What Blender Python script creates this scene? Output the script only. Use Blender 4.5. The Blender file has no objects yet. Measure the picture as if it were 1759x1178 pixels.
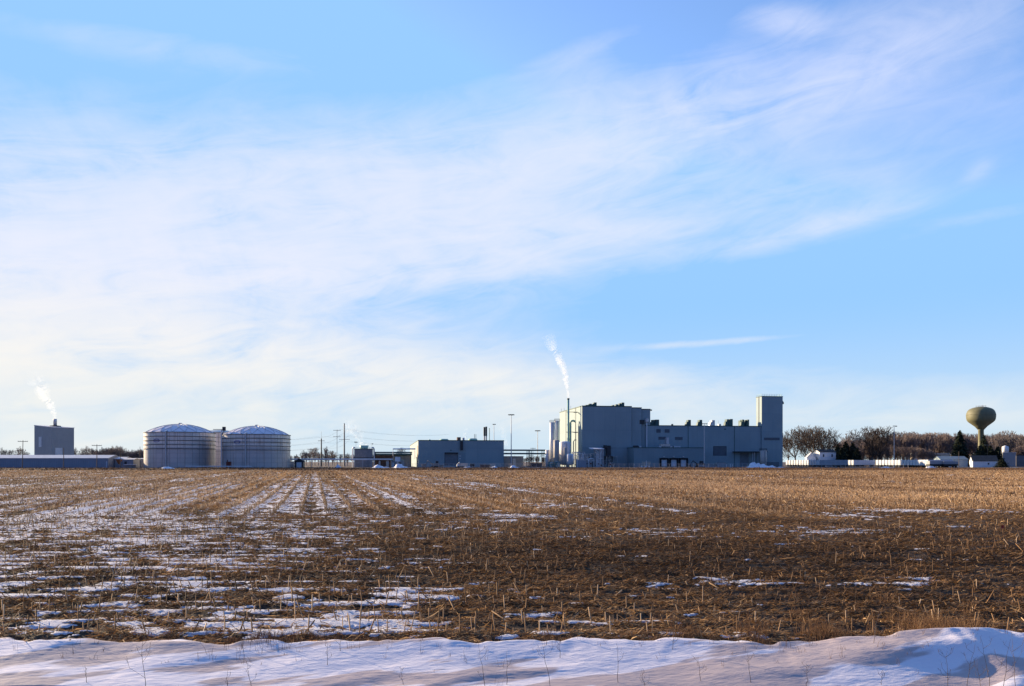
import bpy, math, random
import numpy as np
from mathutils import Vector, Matrix, Quaternion

random.seed(7)
RNG = np.random.default_rng(11)
scene = bpy.context.scene
COL = scene.collection
R = math.radians
FPX, CX, HZ, CAMH = 1368.0, 879.5, 793.0, 3.0      # lens in photo pixels, image centre, horizon row, eye height

# ---------------------------------------------------------------- camera
cam_data = bpy.data.cameras.new("camera")
cam_data.sensor_width = 36.0
cam_data.lens = 28.0
cam_data.shift_y = (HZ - 589.0) / 1759.0
cam_data.clip_end = 20000
cam_data.clip_start = 0.1
cam = bpy.data.objects.new("camera", cam_data)
cam.location = (0, 0, CAMH)
cam.rotation_euler = (R(90), 0, 0)
COL.objects.link(cam)
scene.camera = cam

# ---------------------------------------------------------------- exposure
scene.view_settings.view_transform = 'Standard'
scene.view_settings.look = 'None'
scene.view_settings.exposure = 1.15
scene.view_settings.gamma = 1.0
scene.cycles.volume_bounces = 3
scene.cycles.transparent_max_bounces = 16

# ---------------------------------------------------------------- sun
SUN_AZ = 54.0      # degrees left of the view axis (+Y)
SUN_EL = 14.0
sd = Vector((-math.sin(R(SUN_AZ)) * math.cos(R(SUN_EL)), math.cos(R(SUN_AZ)) * math.cos(R(SUN_EL)), math.sin(R(SUN_EL))))
sun_data = bpy.data.lights.new("sun", 'SUN')
sun_data.energy = 5.0
sun_data.angle = R(0.5)
sun_data.color = (1.0, 0.78, 0.52)
sun = bpy.data.objects.new("sun", sun_data)
sun.rotation_euler = sd.to_track_quat('Z', 'Y').to_euler()
sun.location = (-100, 60, 60)
COL.objects.link(sun)

# ---------------------------------------------------------------- world: physical sky with thin cirrus
world = bpy.data.worlds.new("World")
scene.world = world
world.use_nodes = True
nt = world.node_tree
for n in list(nt.nodes): nt.nodes.remove(n)
def setin(s, v):
    if isinstance(v, bpy.types.NodeSocket): s.id_data.links.new(v, s)
    elif v is not None: s.default_value = v
def MM(t, op, a, b=None, c=None, clamp=False):
    n = t.nodes.new('ShaderNodeMath'); n.operation = op; n.use_clamp = clamp
    setin(n.inputs[0], a)
    if b is not None: setin(n.inputs[1], b)
    if c is not None: setin(n.inputs[2], c)
    return n.outputs[0]
def MIX(t, f, a, b, blend='MIX'):
    n = t.nodes.new('ShaderNodeMix'); n.data_type = 'RGBA'; n.blend_type = blend
    setin(n.inputs[0], f); setin(n.inputs[6], a); setin(n.inputs[7], b)
    return n.outputs[2]
def NOISE(t, vec, scale, detail=4, rough=0.5, dist=0.0):
    n = t.nodes.new('ShaderNodeTexNoise')
    if vec is not None: t.links.new(vec, n.inputs['Vector'])
    n.inputs['Scale'].default_value = scale; n.inputs['Detail'].default_value = detail
    n.inputs['Roughness'].default_value = rough; n.inputs['Distortion'].default_value = dist
    return n.outputs['Fac']
def COMB(t, x, y, z):
    n = t.nodes.new('ShaderNodeCombineXYZ'); setin(n.inputs[0], x); setin(n.inputs[1], y); setin(n.inputs[2], z); return n.outputs[0]
def MAPR(t, v, a, b, c=0.0, d=1.0):
    n = t.nodes.new('ShaderNodeMapRange'); setin(n.inputs[0], v)
    for i, q in enumerate((a, b, c, d)): n.inputs[1 + i].default_value = q
    n.interpolation_type = 'SMOOTHSTEP'
    return n.outputs[0]
sky = nt.nodes.new('ShaderNodeTexSky')
sky.sky_type = 'NISHITA'; sky.sun_disc = False
sky.sun_elevation = R(SUN_EL); sky.sun_rotation = R(-SUN_AZ)
sky.altitude = 300; sky.air_density = 1.0; sky.dust_density = 0.6; sky.ozone_density = 2.0
tc = nt.nodes.new('ShaderNodeTexCoord')
sp = nt.nodes.new('ShaderNodeSeparateXYZ'); nt.links.new(tc.outputs['Generated'], sp.inputs[0])
az = MM(nt, 'ARCTAN2', sp.outputs[0], sp.outputs[1])
el = MM(nt, 'ARCSINE', sp.outputs[2])
def azel(px, py):
    a = math.atan((px - CX) / FPX); return a, math.atan((HZ - py) / FPX * math.cos(a))
# broad banks of cirrus: centre, half length, half thickness (photo px), tilt in degrees, amount
CIRRUS = [(60, 415, 560, 132, 4, 0.95), (-200, 600, 700, 170, 0, 0.75), (520, 330, 420, 100, 6, 0.62), (820, 340, 330, 110, 14, 0.50),
          (1150, 205, 330, 70, 14, 0.44), (1420, 155, 260, 50, 12, 0.44), (1080, 400, 330, 50, 5, 0.42),
          (1390, 392, 150, 20, 8, 0.45), (1350, 36, 60, 18, -14, 0.55), (1640, 90, 170, 80, -20, 0.10), (1480, 270, 330, 70, 8, 0.18), (200, 250, 420, 40, 3, 0.12),
          (1225, 588, 120, 5.5, 2, 0.55), (800, 655, 560, 28, -1, 0.40), (1660, 380, 130, 14, 6, 0.16),
          (350, 600, 520, 50, -3, 0.65), (980, 95, 160, 14, 16, 0.14), (1680, 292, 20, 12, 30, 0.22),
          (300, 85, 260, 22, 3, 0.22), (880, 705, 620, 40, 0, 0.30), (1000, 150, 60, 90, -12, 0.12),
          (1500, 720, 500, 40, 0, 0.25), (560, 470, 380, 24, 4, 0.35)]
tot = None
for (px, py, la, lb, tilt, amt) in CIRRUS:
    a0, e0 = azel(px, py)
    c, s = math.cos(R(tilt)), math.sin(R(tilt))
    da = MM(nt, 'SUBTRACT', az, a0); de = MM(nt, 'SUBTRACT', el, e0)
    p = MM(nt, 'MULTIPLY_ADD', da, c * FPX / la, MM(nt, 'MULTIPLY', de, s * FPX / la))
    q = MM(nt, 'MULTIPLY_ADD', da, -s * FPX / lb, MM(nt, 'MULTIPLY', de, c * FPX / lb))
    r2 = MM(nt, 'MULTIPLY_ADD', p, p, MM(nt, 'MULTIPLY', q, q))
    g = MM(nt, 'MULTIPLY', MM(nt, 'EXPONENT', MM(nt, 'MULTIPLY', r2, -1.0)), amt)
    tot = g if tot is None else MM(nt, 'ADD', tot, g)
rot = R(9)
su = MM(nt, 'MULTIPLY_ADD', az, math.cos(rot), MM(nt, 'MULTIPLY', el, math.sin(rot)))
sv = MM(nt, 'MULTIPLY_ADD', az, -math.sin(rot), MM(nt, 'MULTIPLY', el, math.cos(rot)))
n1 = NOISE(nt, COMB(nt, MM(nt, 'MULTIPLY', su, 2.6), MM(nt, 'MULTIPLY', sv, 11.0), 0.0), 1.0, 6, 0.55, 0.5)
n2 = NOISE(nt, COMB(nt, MM(nt, 'MULTIPLY', su, 9.0), MM(nt, 'MULTIPLY', sv, 34.0), 3.0), 1.0, 6, 0.62, 1.2)
n3 = NOISE(nt, COMB(nt, MM(nt, 'MULTIPLY', az, 5.0), MM(nt, 'MULTIPLY', el, 7.0), 9.0), 1.0, 7, 0.6, 1.0)
nn = MM(nt, 'ADD', MM(nt, 'MULTIPLY', n1, 2.0), MM(nt, 'MULTIPLY_ADD', n2, 1.8, MM(nt, 'MULTIPLY', n3, 1.7)))   # mean 1.55
nn = MM(nt, 'SUBTRACT', nn, 1.80)
cov = MM(nt, 'MAXIMUM', MM(nt, 'MULTIPLY_ADD', MM(nt, 'MULTIPLY', tot, MM(nt, 'MAXIMUM', nn, 0.05)), 1.22, -0.12), 0.0)
cov = MM(nt, 'SUBTRACT', 1.0, MM(nt, 'EXPONENT', MM(nt, 'MULTIPLY', cov, -1.15)))
# colours of the sky in units of the background (strength 0.1)
blue = MIX(nt, 1.0, sky.outputs[0], (1.58, 1.72, 2.08, 1.0), 'MULTIPLY')
warm = MAPR(nt, el, 0.34, 0.04)
cloudcol = MIX(nt, warm, (4.8, 5.1, 6.4, 1), (6.1, 5.8, 5.2, 1))
blue = MIX(nt, 1.0, blue, (1.95, 3.7, 6.2, 1), 'DARKEN')
pale = MAPR(nt, el, 0.20, -0.02)
blue = MIX(nt, MM(nt, 'MULTIPLY', pale, 0.9), blue, (4.1, 4.9, 5.3, 1))
skycol = MIX(nt, cov, blue, cloudcol)
# unseen sky behind the viewer, opposite the sun, darkened to deepen the facades' shade
away = MAPR(nt, MM(nt, 'MULTIPLY', sp.outputs[1], -1.0), -0.15, 0.35)
skycol = MIX(nt, away, skycol, MIX(nt, 1.0, skycol, (0.40, 0.49, 0.74, 1), 'MULTIPLY'))
bg = nt.nodes.new('ShaderNodeBackground'); nt.links.new(skycol, bg.inputs[0]); bg.inputs[1].default_value = 0.075
wo = nt.nodes.new('ShaderNodeOutputWorld'); nt.links.new(bg.outputs[0], wo.inputs[0])

# ---------------------------------------------------------------- helpers: materials
MATS = {}
def mat(name, col, rough=0.7, var=0.12, scale=0.6, metallic=0.0, bump=0.0, bscale=8.0, ribs=0.0, rib_axis=0, seams=0.0, spec=0.3, streak=0.0):
    """procedural paint / metal: noise blotches, optional fine ribs (period in m), panel seams and vertical streaks"""
    if name in MATS: return MATS[name]
    m = bpy.data.materials.new(name); m.use_nodes = True; t = m.node_tree
    b = t.nodes['Principled BSDF']
    tco = t.nodes.new('ShaderNodeTexCoord'); o = tco.outputs['Object']
    f = NOISE(t, o, scale, 5, 0.6)
    lo = tuple(c * (1 - var) for c in col) + (1,); hi = tuple(min(1, c * (1 + var)) for c in col) + (1,)
    c = MIX(t, MAPR(t, f, 0.3, 0.7), lo, hi)
    if streak:
        s = t.nodes.new('ShaderNodeSeparateXYZ'); t.links.new(o, s.inputs[0])
        v = COMB(t, MM(t, 'MULTIPLY', s.outputs[0], 1.2), MM(t, 'MULTIPLY', s.outputs[1], 1.2), MM(t, 'MULTIPLY', s.outputs[2], 0.08))
        c = MIX(t, MM(t, 'MULTIPLY', MAPR(t, NOISE(t, v, 1.0, 4, 0.6), 0.45, 0.75), streak), c, tuple(x * 0.6 for x in col) + (1,))
    hgt = None
    if ribs or seams:
        s = t.nodes.new('ShaderNodeSeparateXYZ'); t.links.new(o, s.inputs[0])
        hv = MM(t, 'ADD', s.outputs[0], s.outputs[1])
        if seams:
            def seam(x, per, w):
                q = MM(t, 'FRACT', MM(t, 'DIVIDE', x, per)); return MM(t, 'LESS_THAN', q, w / per)
            sm = MM(t, 'MAXIMUM', seam(hv, seams, 0.12), seam(s.outputs[2], seams * 1.6, 0.12))
            c = MIX(t, MM(t, 'MULTIPLY', sm, 0.35), c, tuple(x * 0.55 for x in col) + (1,))
            cell = COMB(t, MM(t, 'FLOOR', MM(t, 'DIVIDE', hv, seams)), MM(t, 'FLOOR', MM(t, 'DIVIDE', s.outputs[2], seams * 1.6)), 0.0)
            wn = t.nodes.new('ShaderNodeTexWhiteNoise'); t.links.new(cell, wn.inputs[0])
            c = MIX(t, MM(t, 'MULTIPLY', wn.outputs[0], 0.13), c, tuple(x * 0.5 for x in col) + (1,))
        if ribs:
            hgt = MM(t, 'SINE', MM(t, 'MULTIPLY', (s.outputs[2] if rib_axis else hv), 2 * math.pi / ribs))
    t.links.new(c, b.inputs['Base Color'])
    b.inputs['Roughness'].default_value = rough; b.inputs['Metallic'].default_value = metallic
    b.inputs['Specular IOR Level'].default_value = spec
    if bump or hgt is not None:
        bn = t.nodes.new('ShaderNodeBump')
        if hgt is not None: t.links.new(hgt, bn.inputs['Height']); bn.inputs['Distance'].default_value = 0.04; bn.inputs['Strength'].default_value = 0.5
        else:
            t.links.new(NOISE(t, o, bscale, 5, 0.6), bn.inputs['Height']); bn.inputs['Distance'].default_value = bump; bn.inputs['Strength'].default_value = 0.7
        t.links.new(bn.outputs[0], b.inputs['Normal'])
    MATS[name] = m
    return m

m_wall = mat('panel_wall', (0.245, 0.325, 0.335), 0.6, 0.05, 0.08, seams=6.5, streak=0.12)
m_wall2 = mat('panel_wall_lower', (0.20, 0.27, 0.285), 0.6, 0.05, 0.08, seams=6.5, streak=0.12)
m_trim = mat('green_trim', (0.04, 0.095, 0.085), 0.5)
m_green = mat('green_stack_paint', (0.34, 0.54, 0.42), 0.5, 0.08, 0.5, streak=0.2)
m_dark = mat('dark_metal', (0.03, 0.035, 0.04), 0.5)
m_louv = mat('louver_metal', (0.09, 0.11, 0.125), 0.6, ribs=0.5, rib_axis=1)
m_door = mat('pale_door', (0.55, 0.58, 0.6), 0.5, ribs=0.6, rib_axis=1)
m_doorg = mat('grey_roller_door', (0.15, 0.17, 0.18), 0.5, ribs=0.5, rib_axis=1)
m_white = mat('white_paint', (0.72, 0.72, 0.71), 0.5, 0.06, 0.5, streak=0.25)
m_lamp = mat('trailer_white', (0.56, 0.58, 0.61), 0.45, 0.05, 0.5, streak=0.2)
m_trgrey = mat('trailer_grey', (0.32, 0.34, 0.35), 0.5, 0.1, 0.5, streak=0.2)
m_galv = mat('galvanised_steel', (0.46, 0.47, 0.48), 0.45, 0.1, 1.0, metallic=0.4)
m_steel = mat('weathered_steel', (0.22, 0.21, 0.19), 0.6, 0.2, 1.0)
m_wood = mat('pole_wood', (0.13, 0.095, 0.07), 0.9, 0.2, 2.0)
m_grey = mat('grey_metal_wall', (0.30, 0.31, 0.32), 0.6, 0.06, 0.3, ribs=0.9, streak=0.1)
m_grey2 = mat('drying_tower_wall', (0.28, 0.30, 0.31), 0.6, 0.06, 0.3, ribs=0.9, streak=0.1)
m_shed = mat('shed_wall', (0.26, 0.285, 0.32), 0.6, 0.06, 0.3, ribs=0.9)
m_shedroof = mat('frosted_shed_roof', (0.62, 0.63, 0.64), 0.6, 0.08, 0.4)
m_blueshed = mat('pale_blue_siding', (0.36, 0.44, 0.47), 0.6, 0.05, 0.4, ribs=0.8)
m_blue = mat('blue_grey_roof', (0.17, 0.22, 0.25), 0.6, 0.1)
m_roof = mat('dark_shingle', (0.035, 0.04, 0.045), 0.8, 0.2)
m_glass = mat('window_glass', (0.03, 0.04, 0.05), 0.15, 0.05)
m_rub = mat('rubber', (0.012, 0.012, 0.013), 0.9)
m_rust = mat('rusty_red', (0.16, 0.04, 0.025), 0.8, 0.3, 2)
m_brown = mat('brown_brick_wall', (0.13, 0.085, 0.07), 0.85, 0.1, 0.5)
m_cream = mat('cream_wall', (0.52, 0.44, 0.33), 0.8, 0.1, 0.4, streak=0.2)
m_tan = mat('tan_tank_paint', (0.54, 0.48, 0.41), 0.6, 0.1, 0.5, streak=0.3)
m_tower = mat('olive_tower_paint', (0.17, 0.162, 0.088), 0.6, 0.1, 0.4, streak=0.3)
m_snowp = mat('piled_snow', (0.78, 0.78, 0.80), 0.8, 0.06, 0.8, bump=0.3, bscale=1.2)
m_orange = mat('safety_orange', (0.6, 0.12, 0.02), 0.6)
m_teal = mat('teal_pump_paint', (0.02, 0.16, 0.16), 0.5)
m_bark = mat('bare_bark', (0.085, 0.064, 0.050), 0.95, 0.25, 1.0)
m_bark2 = mat('reddish_twigs', (0.18, 0.14, 0.125), 0.95, 0.25, 0.5)
m_bark3 = mat('far_grey_twigs', (0.19, 0.16, 0.145), 0.95, 0.2, 0.5)
m_pine = mat('spruce_needles', (0.030, 0.042, 0.022), 0.9, 0.4, 1.2)
m_girder = mat('dark_girder', (0.10, 0.095, 0.09), 0.6)
m_logo = mat('emblem_blue', (0.10, 0.12, 0.35), 0.5)

def tank_mat():
    m = bpy.data.materials.new('tank_panels'); m.use_nodes = True; t = m.node_tree; b = t.nodes['Principled BSDF']
    tco = t.nodes.new('ShaderNodeTexCoord'); s = t.nodes.new('ShaderNodeSeparateXYZ'); t.links.new(tco.outputs['Object'], s.inputs[0])
    ang = MM(t, 'MULTIPLY', MM(t, 'ARCTAN2', s.outputs[1], s.outputs[0]), 15 / math.pi)
    zz = MM(t, 'DIVIDE', s.outputs[2], 2.4)
    sm = MM(t, 'MAXIMUM', MM(t, 'LESS_THAN', MM(t, 'FRACT', ang), 0.05), MM(t, 'LESS_THAN', MM(t, 'FRACT', zz), 0.04))
    cell = COMB(t, MM(t, 'FLOOR', ang), MM(t, 'FLOOR', zz), 0.0)
    wn = t.nodes.new('ShaderNodeTexWhiteNoise'); t.links.new(cell, wn.inputs[0])
    lvl = MM(t, 'GREATER_THAN', s.outputs[2], 10.2)
    c = MIX(t, lvl, (0.52, 0.48, 0.45, 1), (0.80, 0.72, 0.63, 1))
    c = MIX(t, MM(t, 'MULTIPLY', wn.outputs[0], 0.45), c, (0.40, 0.37, 0.34, 1))
    c = MIX(t, MM(t, 'MULTIPLY', MAPR(t, NOISE(t, COMB(t, s.outputs[0], s.outputs[1], MM(t, 'MULTIPLY', s.outputs[2], 0.1)), 0.7, 4), 0.5, 0.8), 0.5), c, (0.22, 0.15, 0.09, 1))
    c = MIX(t, MM(t, 'MULTIPLY', sm, 0.6), c, (0.08, 0.07, 0.065, 1))
    t.links.new(c, b.inputs['Base Color']); b.inputs['Roughness'].default_value = 0.42; b.inputs['Metallic'].default_value = 0.2
    return m
m_tank = tank_mat()
m_dome = mat('frosted_dome', (0.76, 0.70, 0.74), 0.5, 0.06, 0.4)

# ---------------------------------------------------------------- helpers: meshes
class MB:
    def __init__(s): s.v = []; s.f = []; s.sm = False
    def box(s, x0, x1, y0, y1, z0, z1):
        i = len(s.v)
        s.v += [(x0, y0, z0), (x1, y0, z0), (x1, y1, z0), (x0, y1, z0), (x0, y0, z1), (x1, y0, z1), (x1, y1, z1), (x0, y1, z1)]
        s.f += [tuple(i + k for k in q) for q in ((0, 3, 2, 1), (4, 5, 6, 7), (0, 1, 5, 4), (1, 2, 6, 5), (2, 3, 7, 6), (3, 0, 4, 7))]
        return s
    def poly(s, pts, faces):
        i = len(s.v); s.v += list(pts); s.f += [tuple(i + k for k in q) for q in faces]; return s
    def tube(s, pts, r, n=8, cap=True):
        pts = [Vector(p) for p in pts]; rr = r if isinstance(r, (list, tuple)) else [r] * len(pts)
        base = len(s.v)
        for k, p in enumerate(pts):
            d = (pts[min(k + 1, len(pts) - 1)] - pts[max(k - 1, 0)]).normalized()
            a = d.orthogonal().normalized() if abs(d.z) < 0.99 else Vector((1, 0, 0)); bb = d.cross(a).normalized()
            for j in range(n):
                t = 2 * math.pi * j / n; q = p + (a * math.cos(t) + bb * math.sin(t)) * rr[k]; s.v.append(tuple(q))
        for k in range(len(pts) - 1):
            for j in range(n):
                a0 = base + k * n + j; a1 = base + k * n + (j + 1) % n; s.f.append((a0, a1, a1 + n, a0 + n))
        if cap:
            s.f.append(tuple(base + j for j in reversed(range(n)))); e = base + (len(pts) - 1) * n; s.f.append(tuple(e + j for j in range(n)))
        return s
    def lathe(s, prof, n=32, cx=0, cy=0):
        base = len(s.v)
        for (r, z) in prof:
            for j in range(n):
                t = 2 * math.pi * j / n; s.v.append((cx + r * math.cos(t), cy + r * math.sin(t), z))
        for k in range(len(prof) - 1):
            for j in range(n):
                a0 = base + k * n + j; a1 = base + k * n + (j + 1) % n; s.f.append((a0, a1, a1 + n, a0 + n))
        s.f.append(tuple(base + j for j in reversed(range(n)))); e = base + (len(prof) - 1) * n; s.f.append(tuple(e + j for j in range(n)))
        return s
    def build(s, name, m, parent=None, smooth=False, loc=None):
        me = bpy.data.meshes.new(name); me.from_pydata(s.v, [], s.f); me.update()
        if m: me.materials.append(m)
        if smooth:
            me.polygons.foreach_set('use_smooth', [len(p.vertices) == 4 for p in me.polygons])
        o = bpy.data.objects.new(name, me); COL.objects.link(o)
        if parent: o.parent = parent
        if loc: o.location = loc
        return o
def tag(o, label=None, cat=None, group=None, kind=None):
    if label: o['label'] = label
    if cat: o['category'] = cat
    if group: o['group'] = group
    if kind: o['kind'] = kind
    return o
def empty(name, loc, rz, label, cat, group=None):
    o = bpy.data.objects.new(name, None); COL.objects.link(o); o.location = loc; o.rotation_euler = (0, 0, rz); o.empty_display_size = 0.5
    return tag(o, label, cat, group)
def copy_tree(o, parent=None):
    c = o.copy(); COL.objects.link(c); c.parent = parent
    for ch in list(KIDS.get(o.name, [])): copy_tree(ch, c)
    return c
KIDS = {}
def index_kids():
    KIDS.clear()
    for o in bpy.data.objects:
        if o.parent: KIDS.setdefault(o.parent.name, []).append(o)
def np_mesh(name, V, F, m, smooth=False, attrs=None):
    me = bpy.data.meshes.new(name)
    nv, nf, k = len(V), len(F), F.shape[1]
    me.vertices.add(nv); me.vertices.foreach_set('co', np.ascontiguousarray(V, np.float32).ravel())
    me.loops.add(nf * k); me.loops.foreach_set('vertex_index', np.ascontiguousarray(F, np.int32).ravel())
    me.polygons.add(nf); me.polygons.foreach_set('loop_start', np.arange(0, nf * k, k, dtype=np.int32))
    if smooth: me.polygons.foreach_set('use_smooth', np.ones(nf, bool))
    me.update(calc_edges=True)
    for an, arr in (attrs or {}).items():
        a = me.attributes.new(an, 'FLOAT', 'POINT'); a.data.foreach_set('value', np.ascontiguousarray(arr, np.float32).ravel())
    me.materials.append(m)
    o = bpy.data.objects.new(name, me); COL.objects.link(o)
    return o
class Frame:
    """a yawed ground frame; u runs to the right along the fronts, v away from the camera"""
    def __init__(s, ox, oy, yaw):
        s.o = (ox, oy); s.yaw = R(yaw); c, n = math.cos(s.yaw), math.sin(s.yaw); s.U = (c, n); s.V = (-n, c)
    def pt(s, u, v, z=0): return (s.o[0] + u * s.U[0] + v * s.V[0], s.o[1] + u * s.U[1] + v * s.V[1], z)
    def u(s, px, v=0):
        k = (px - CX) / FPX
        return (k * (s.o[1] + v * s.V[1]) - s.o[0] - v * s.V[0]) / (s.U[0] - k * s.U[1])
    def z(s, py, u, v=0): return CAMH + (HZ - py) * s.pt(u, v)[1] / FPX
PL = Frame(39.6, 450.0, 9.0)            # the plant's grid: origin at the corner of the tall block
def gx(px, d): return (px - CX) / FPX * d
def gz(py, d): return CAMH + (HZ - py) / FPX * d

# ---------------------------------------------------------------- helpers: noise on arrays
def vnoise(x, y, seed=0):
    xi = np.floor(x).astype(np.int64); yi = np.floor(y).astype(np.int64); xf = x - xi; yf = y - yi
    def h(a, b):
        n = (a * 374761393 + b * 668265263 + seed * 1442695041) & 0xFFFFFFFF
        n = ((n ^ (n >> 13)) * 1274126177) & 0xFFFFFFFF
        n = (n ^ (n >> 16)) & 0xFFFFFFFF
        return n / 4294967295.0
    u = xf * xf * (3 - 2 * xf); v = yf * yf * (3 - 2 * yf)
    return (h(xi, yi) * (1 - u) + h(xi + 1, yi) * u) * (1 - v) + (h(xi, yi + 1) * (1 - u) + h(xi + 1, yi + 1) * u) * v
def fbm(x, y, seed=0, octv=4, gain=0.5):
    t = 0; a = 1.0; q = 0
    for k in range(octv):
        t = t + a * (vnoise(x * 2 ** k + 17.3 * k, y * 2 ** k - 9.1 * k, seed + k) - 0.5); q += a * a; a *= gain
    return t / math.sqrt(q) / 0.22          # about unit variance
def sstep(x, a, b):
    t = np.clip((x - a) / (b - a), 0, 1); return t * t * (3 - 2 * t)

# ================================================================ THE FIELD
ROWN = np.array([1.0, 0.248]) / math.hypot(1, 0.248)
def head_edge(x): return 45.0 + 1.2 * np.sin(x * 0.13) + 0.02 * x - 8.0 * sstep(x, 6, 15)
def row_coord(x, y):
    far = x * ROWN[0] + y * ROWN[1]
    return np.where(y < head_edge(x), (y + 0.12 * np.sin(x * 0.21)) / 0.95, far / 1.5)      # in rows
# patches of snow cover seen on the field: centre and half sizes in photo pixels, cover to add (a place on the ground, turned to metres below)
PATCH = [(100, 1000, 330, 90, 0.32), (250, 912, 260, 18, 0.22), (60, 880, 300, 50, 0.60), (300, 850, 240, 26, 0.42), (330, 1060, 260, 34, 0.22), (640, 1078, 330, 24, 0.26),
         (560, 900, 240, 30, 0.16), (640, 850, 120, 24, 0.30), (870, 880, 80, 16, 0.55), (760, 835, 120, 12, 0.42), (1240, 1003, 120, 8, 0.55), (1520, 1003, 70, 9, 0.5),
         (1420, 913, 110, 7, 0.5), (1590, 878, 130, 5, 0.3), (1480, 884, 60, 8, 0.4), (500, 990, 240, 40, 0.15), (400, 945, 160, 20, 0.2), (1020, 1090, 180, 12, 0.30), (1450, 1045, 500, 14, 0.06),
         (180, 826, 240, 12, 0.45), (1140, 914, 90, 5, 0.3), (720, 1020, 130, 10, 0.2), (1480, 1100, 220, 8, 0.3), (1120, 1065, 90, 10, 0.16)]
def cover(x, y):
    px = CX + FPX * x / y; py = HZ + FPX * CAMH / y
    c = np.full_like(x, 0.035)
    for (a, b, wa, wb, amt) in PATCH:
        c = c + amt * np.exp(-((px - a) / wa) ** 2 - ((py - b) / wb) ** 2)
    return np.clip(c, 0.002, 0.90)
def snow_mask(x, y):
    c = cover(x, y)
    q = row_coord(x, y)
    near = y < head_edge(x)
    n = 0.80 * fbm(x / 0.70, y / 0.26, 3, 4, 0.62) + 0.42 * fbm(x / 2.6, y / 1.6, 9, 3)
    rowt = np.cos(2 * np.pi * q)
    strip = fbm(q / 1.6, x * 0.0 + y * 0.004, 21, 2)
    strip = np.where(near, 0, strip)
    n = n + np.where(near, 0.42, 0.55) * rowt + strip * 0.95 * sstep(y, 40, 50)
    thr = np.log(c / (1 - c)) * 0.62
    return sstep(thr - n * 0.9, -0.10, 0.16)
def field_h(x, y, s=None):
    if s is None: s = snow_mask(x, y)
    q = row_coord(x, y)
    near = 1 - sstep(y, 40, 90)
    return (0.017 * near * fbm(x / 0.22, y / 0.22, 41, 3) * (1 - 0.8 * s) - 0.020 * np.cos(2 * np.pi * q) * near + 0.035 * s
            + 0.06 * fbm(x / 9, y / 9, 50, 2) * sstep(y, 20, 60) - 0.30 * (1 - sstep(y, 12.5, 13.25)))
ys = [12.9]
while ys[-1] < 274: ys.append(ys[-1] + max(0.035, min(ys[-1] ** 2 * 0.00021, 2.2)))
ys[-1] = 274.0
ys = np.array(ys); us = np.linspace(-0.80, 0.80, 1150)
X = us[None, :] * (ys[:, None] + 2); Y = np.repeat(ys[:, None], len(us), 1)
S = snow_mask(X, Y); Z = field_h(X, Y, S)
Z[-1] = -0.12
nr, nc = X.shape
idx = np.arange(nr * nc).reshape(nr, nc)
F = np.stack([idx[:-1, :-1], idx[:-1, 1:], idx[1:, 1:], idx[1:, :-1]], -1).reshape(-1, 4)
fm = bpy.data.materials.new('field_soil_and_snow'); fm.use_nodes = True; t = fm.node_tree; b = t.nodes['Principled BSDF']
tco = t.nodes.new('ShaderNodeTexCoord'); o = tco.outputs['Object']
at = t.nodes.new('ShaderNodeAttribute'); at.attribute_name = 'snow'
sx = t.nodes.new('ShaderNodeSeparateXYZ'); t.links.new(o, sx.inputs[0])
fine = NOISE(t, o, 9.0, 6, 0.65)
chaff = MAPR(t, NOISE(t, o, 22.0, 5, 0.75), 0.46, 0.60)
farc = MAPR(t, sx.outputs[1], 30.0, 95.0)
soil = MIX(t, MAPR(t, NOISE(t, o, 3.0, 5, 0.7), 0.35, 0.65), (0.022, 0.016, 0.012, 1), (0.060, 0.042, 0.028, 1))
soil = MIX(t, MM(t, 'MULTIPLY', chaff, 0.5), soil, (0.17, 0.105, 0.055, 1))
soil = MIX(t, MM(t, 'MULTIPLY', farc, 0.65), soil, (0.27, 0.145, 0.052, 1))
snf = MAPR(t, MM(t, 'ADD', at.outputs['Fac'], MM(t, 'MULTIPLY_ADD', fine, 0.7, -0.35)), 0.38, 0.58)
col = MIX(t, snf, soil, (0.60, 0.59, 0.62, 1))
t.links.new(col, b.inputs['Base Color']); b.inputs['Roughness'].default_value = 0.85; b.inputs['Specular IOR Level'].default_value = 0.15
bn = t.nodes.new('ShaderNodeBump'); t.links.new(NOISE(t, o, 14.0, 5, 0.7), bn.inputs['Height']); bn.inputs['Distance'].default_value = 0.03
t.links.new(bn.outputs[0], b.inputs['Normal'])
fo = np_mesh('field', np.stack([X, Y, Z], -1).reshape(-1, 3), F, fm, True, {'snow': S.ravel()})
tag(fo, kind='structure')
del X, Y, Z, S, F, idx

# ---- the land under and beyond the field
def ground_mat(name, cols, sc, snowamt):
    m = bpy.data.materials.new(name); m.use_nodes = True; t = m.node_tree; b = t.nodes['Principled BSDF']
    tco = t.nodes.new('ShaderNodeTexCoord'); o = tco.outputs['Object']
    s = t.nodes.new('ShaderNodeSeparateXYZ'); t.links.new(o, s.inputs[0])
    c = MIX(t, MAPR(t, NOISE(t, o, sc, 6, 0.65), 0.35, 0.65), cols[0] + (1,), cols[1] + (1,))
    v = COMB(t, MM(t, 'MULTIPLY', s.outputs[0], 0.035), MM(t, 'MULTIPLY', s.outputs[1], 0.05), 0.0)
    c = MIX(t, MAPR(t, NOISE(t, v, 1.0, 6, 0.6), snowamt, snowamt + 0.06), c, (0.66, 0.66, 0.69, 1))
    t.links.new(c, b.inputs['Base Color']); b.inputs['Roughness'].default_value = 0.95; b.inputs['Specular IOR Level'].default_value = 0.1
    return m
g = MB().poly([(-6000, -400, -0.35), (6000, -400, -0.35), (6000, 12000, -0.35), (-6000, 12000, -0.35)], [(0, 1, 2, 3)])
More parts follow.
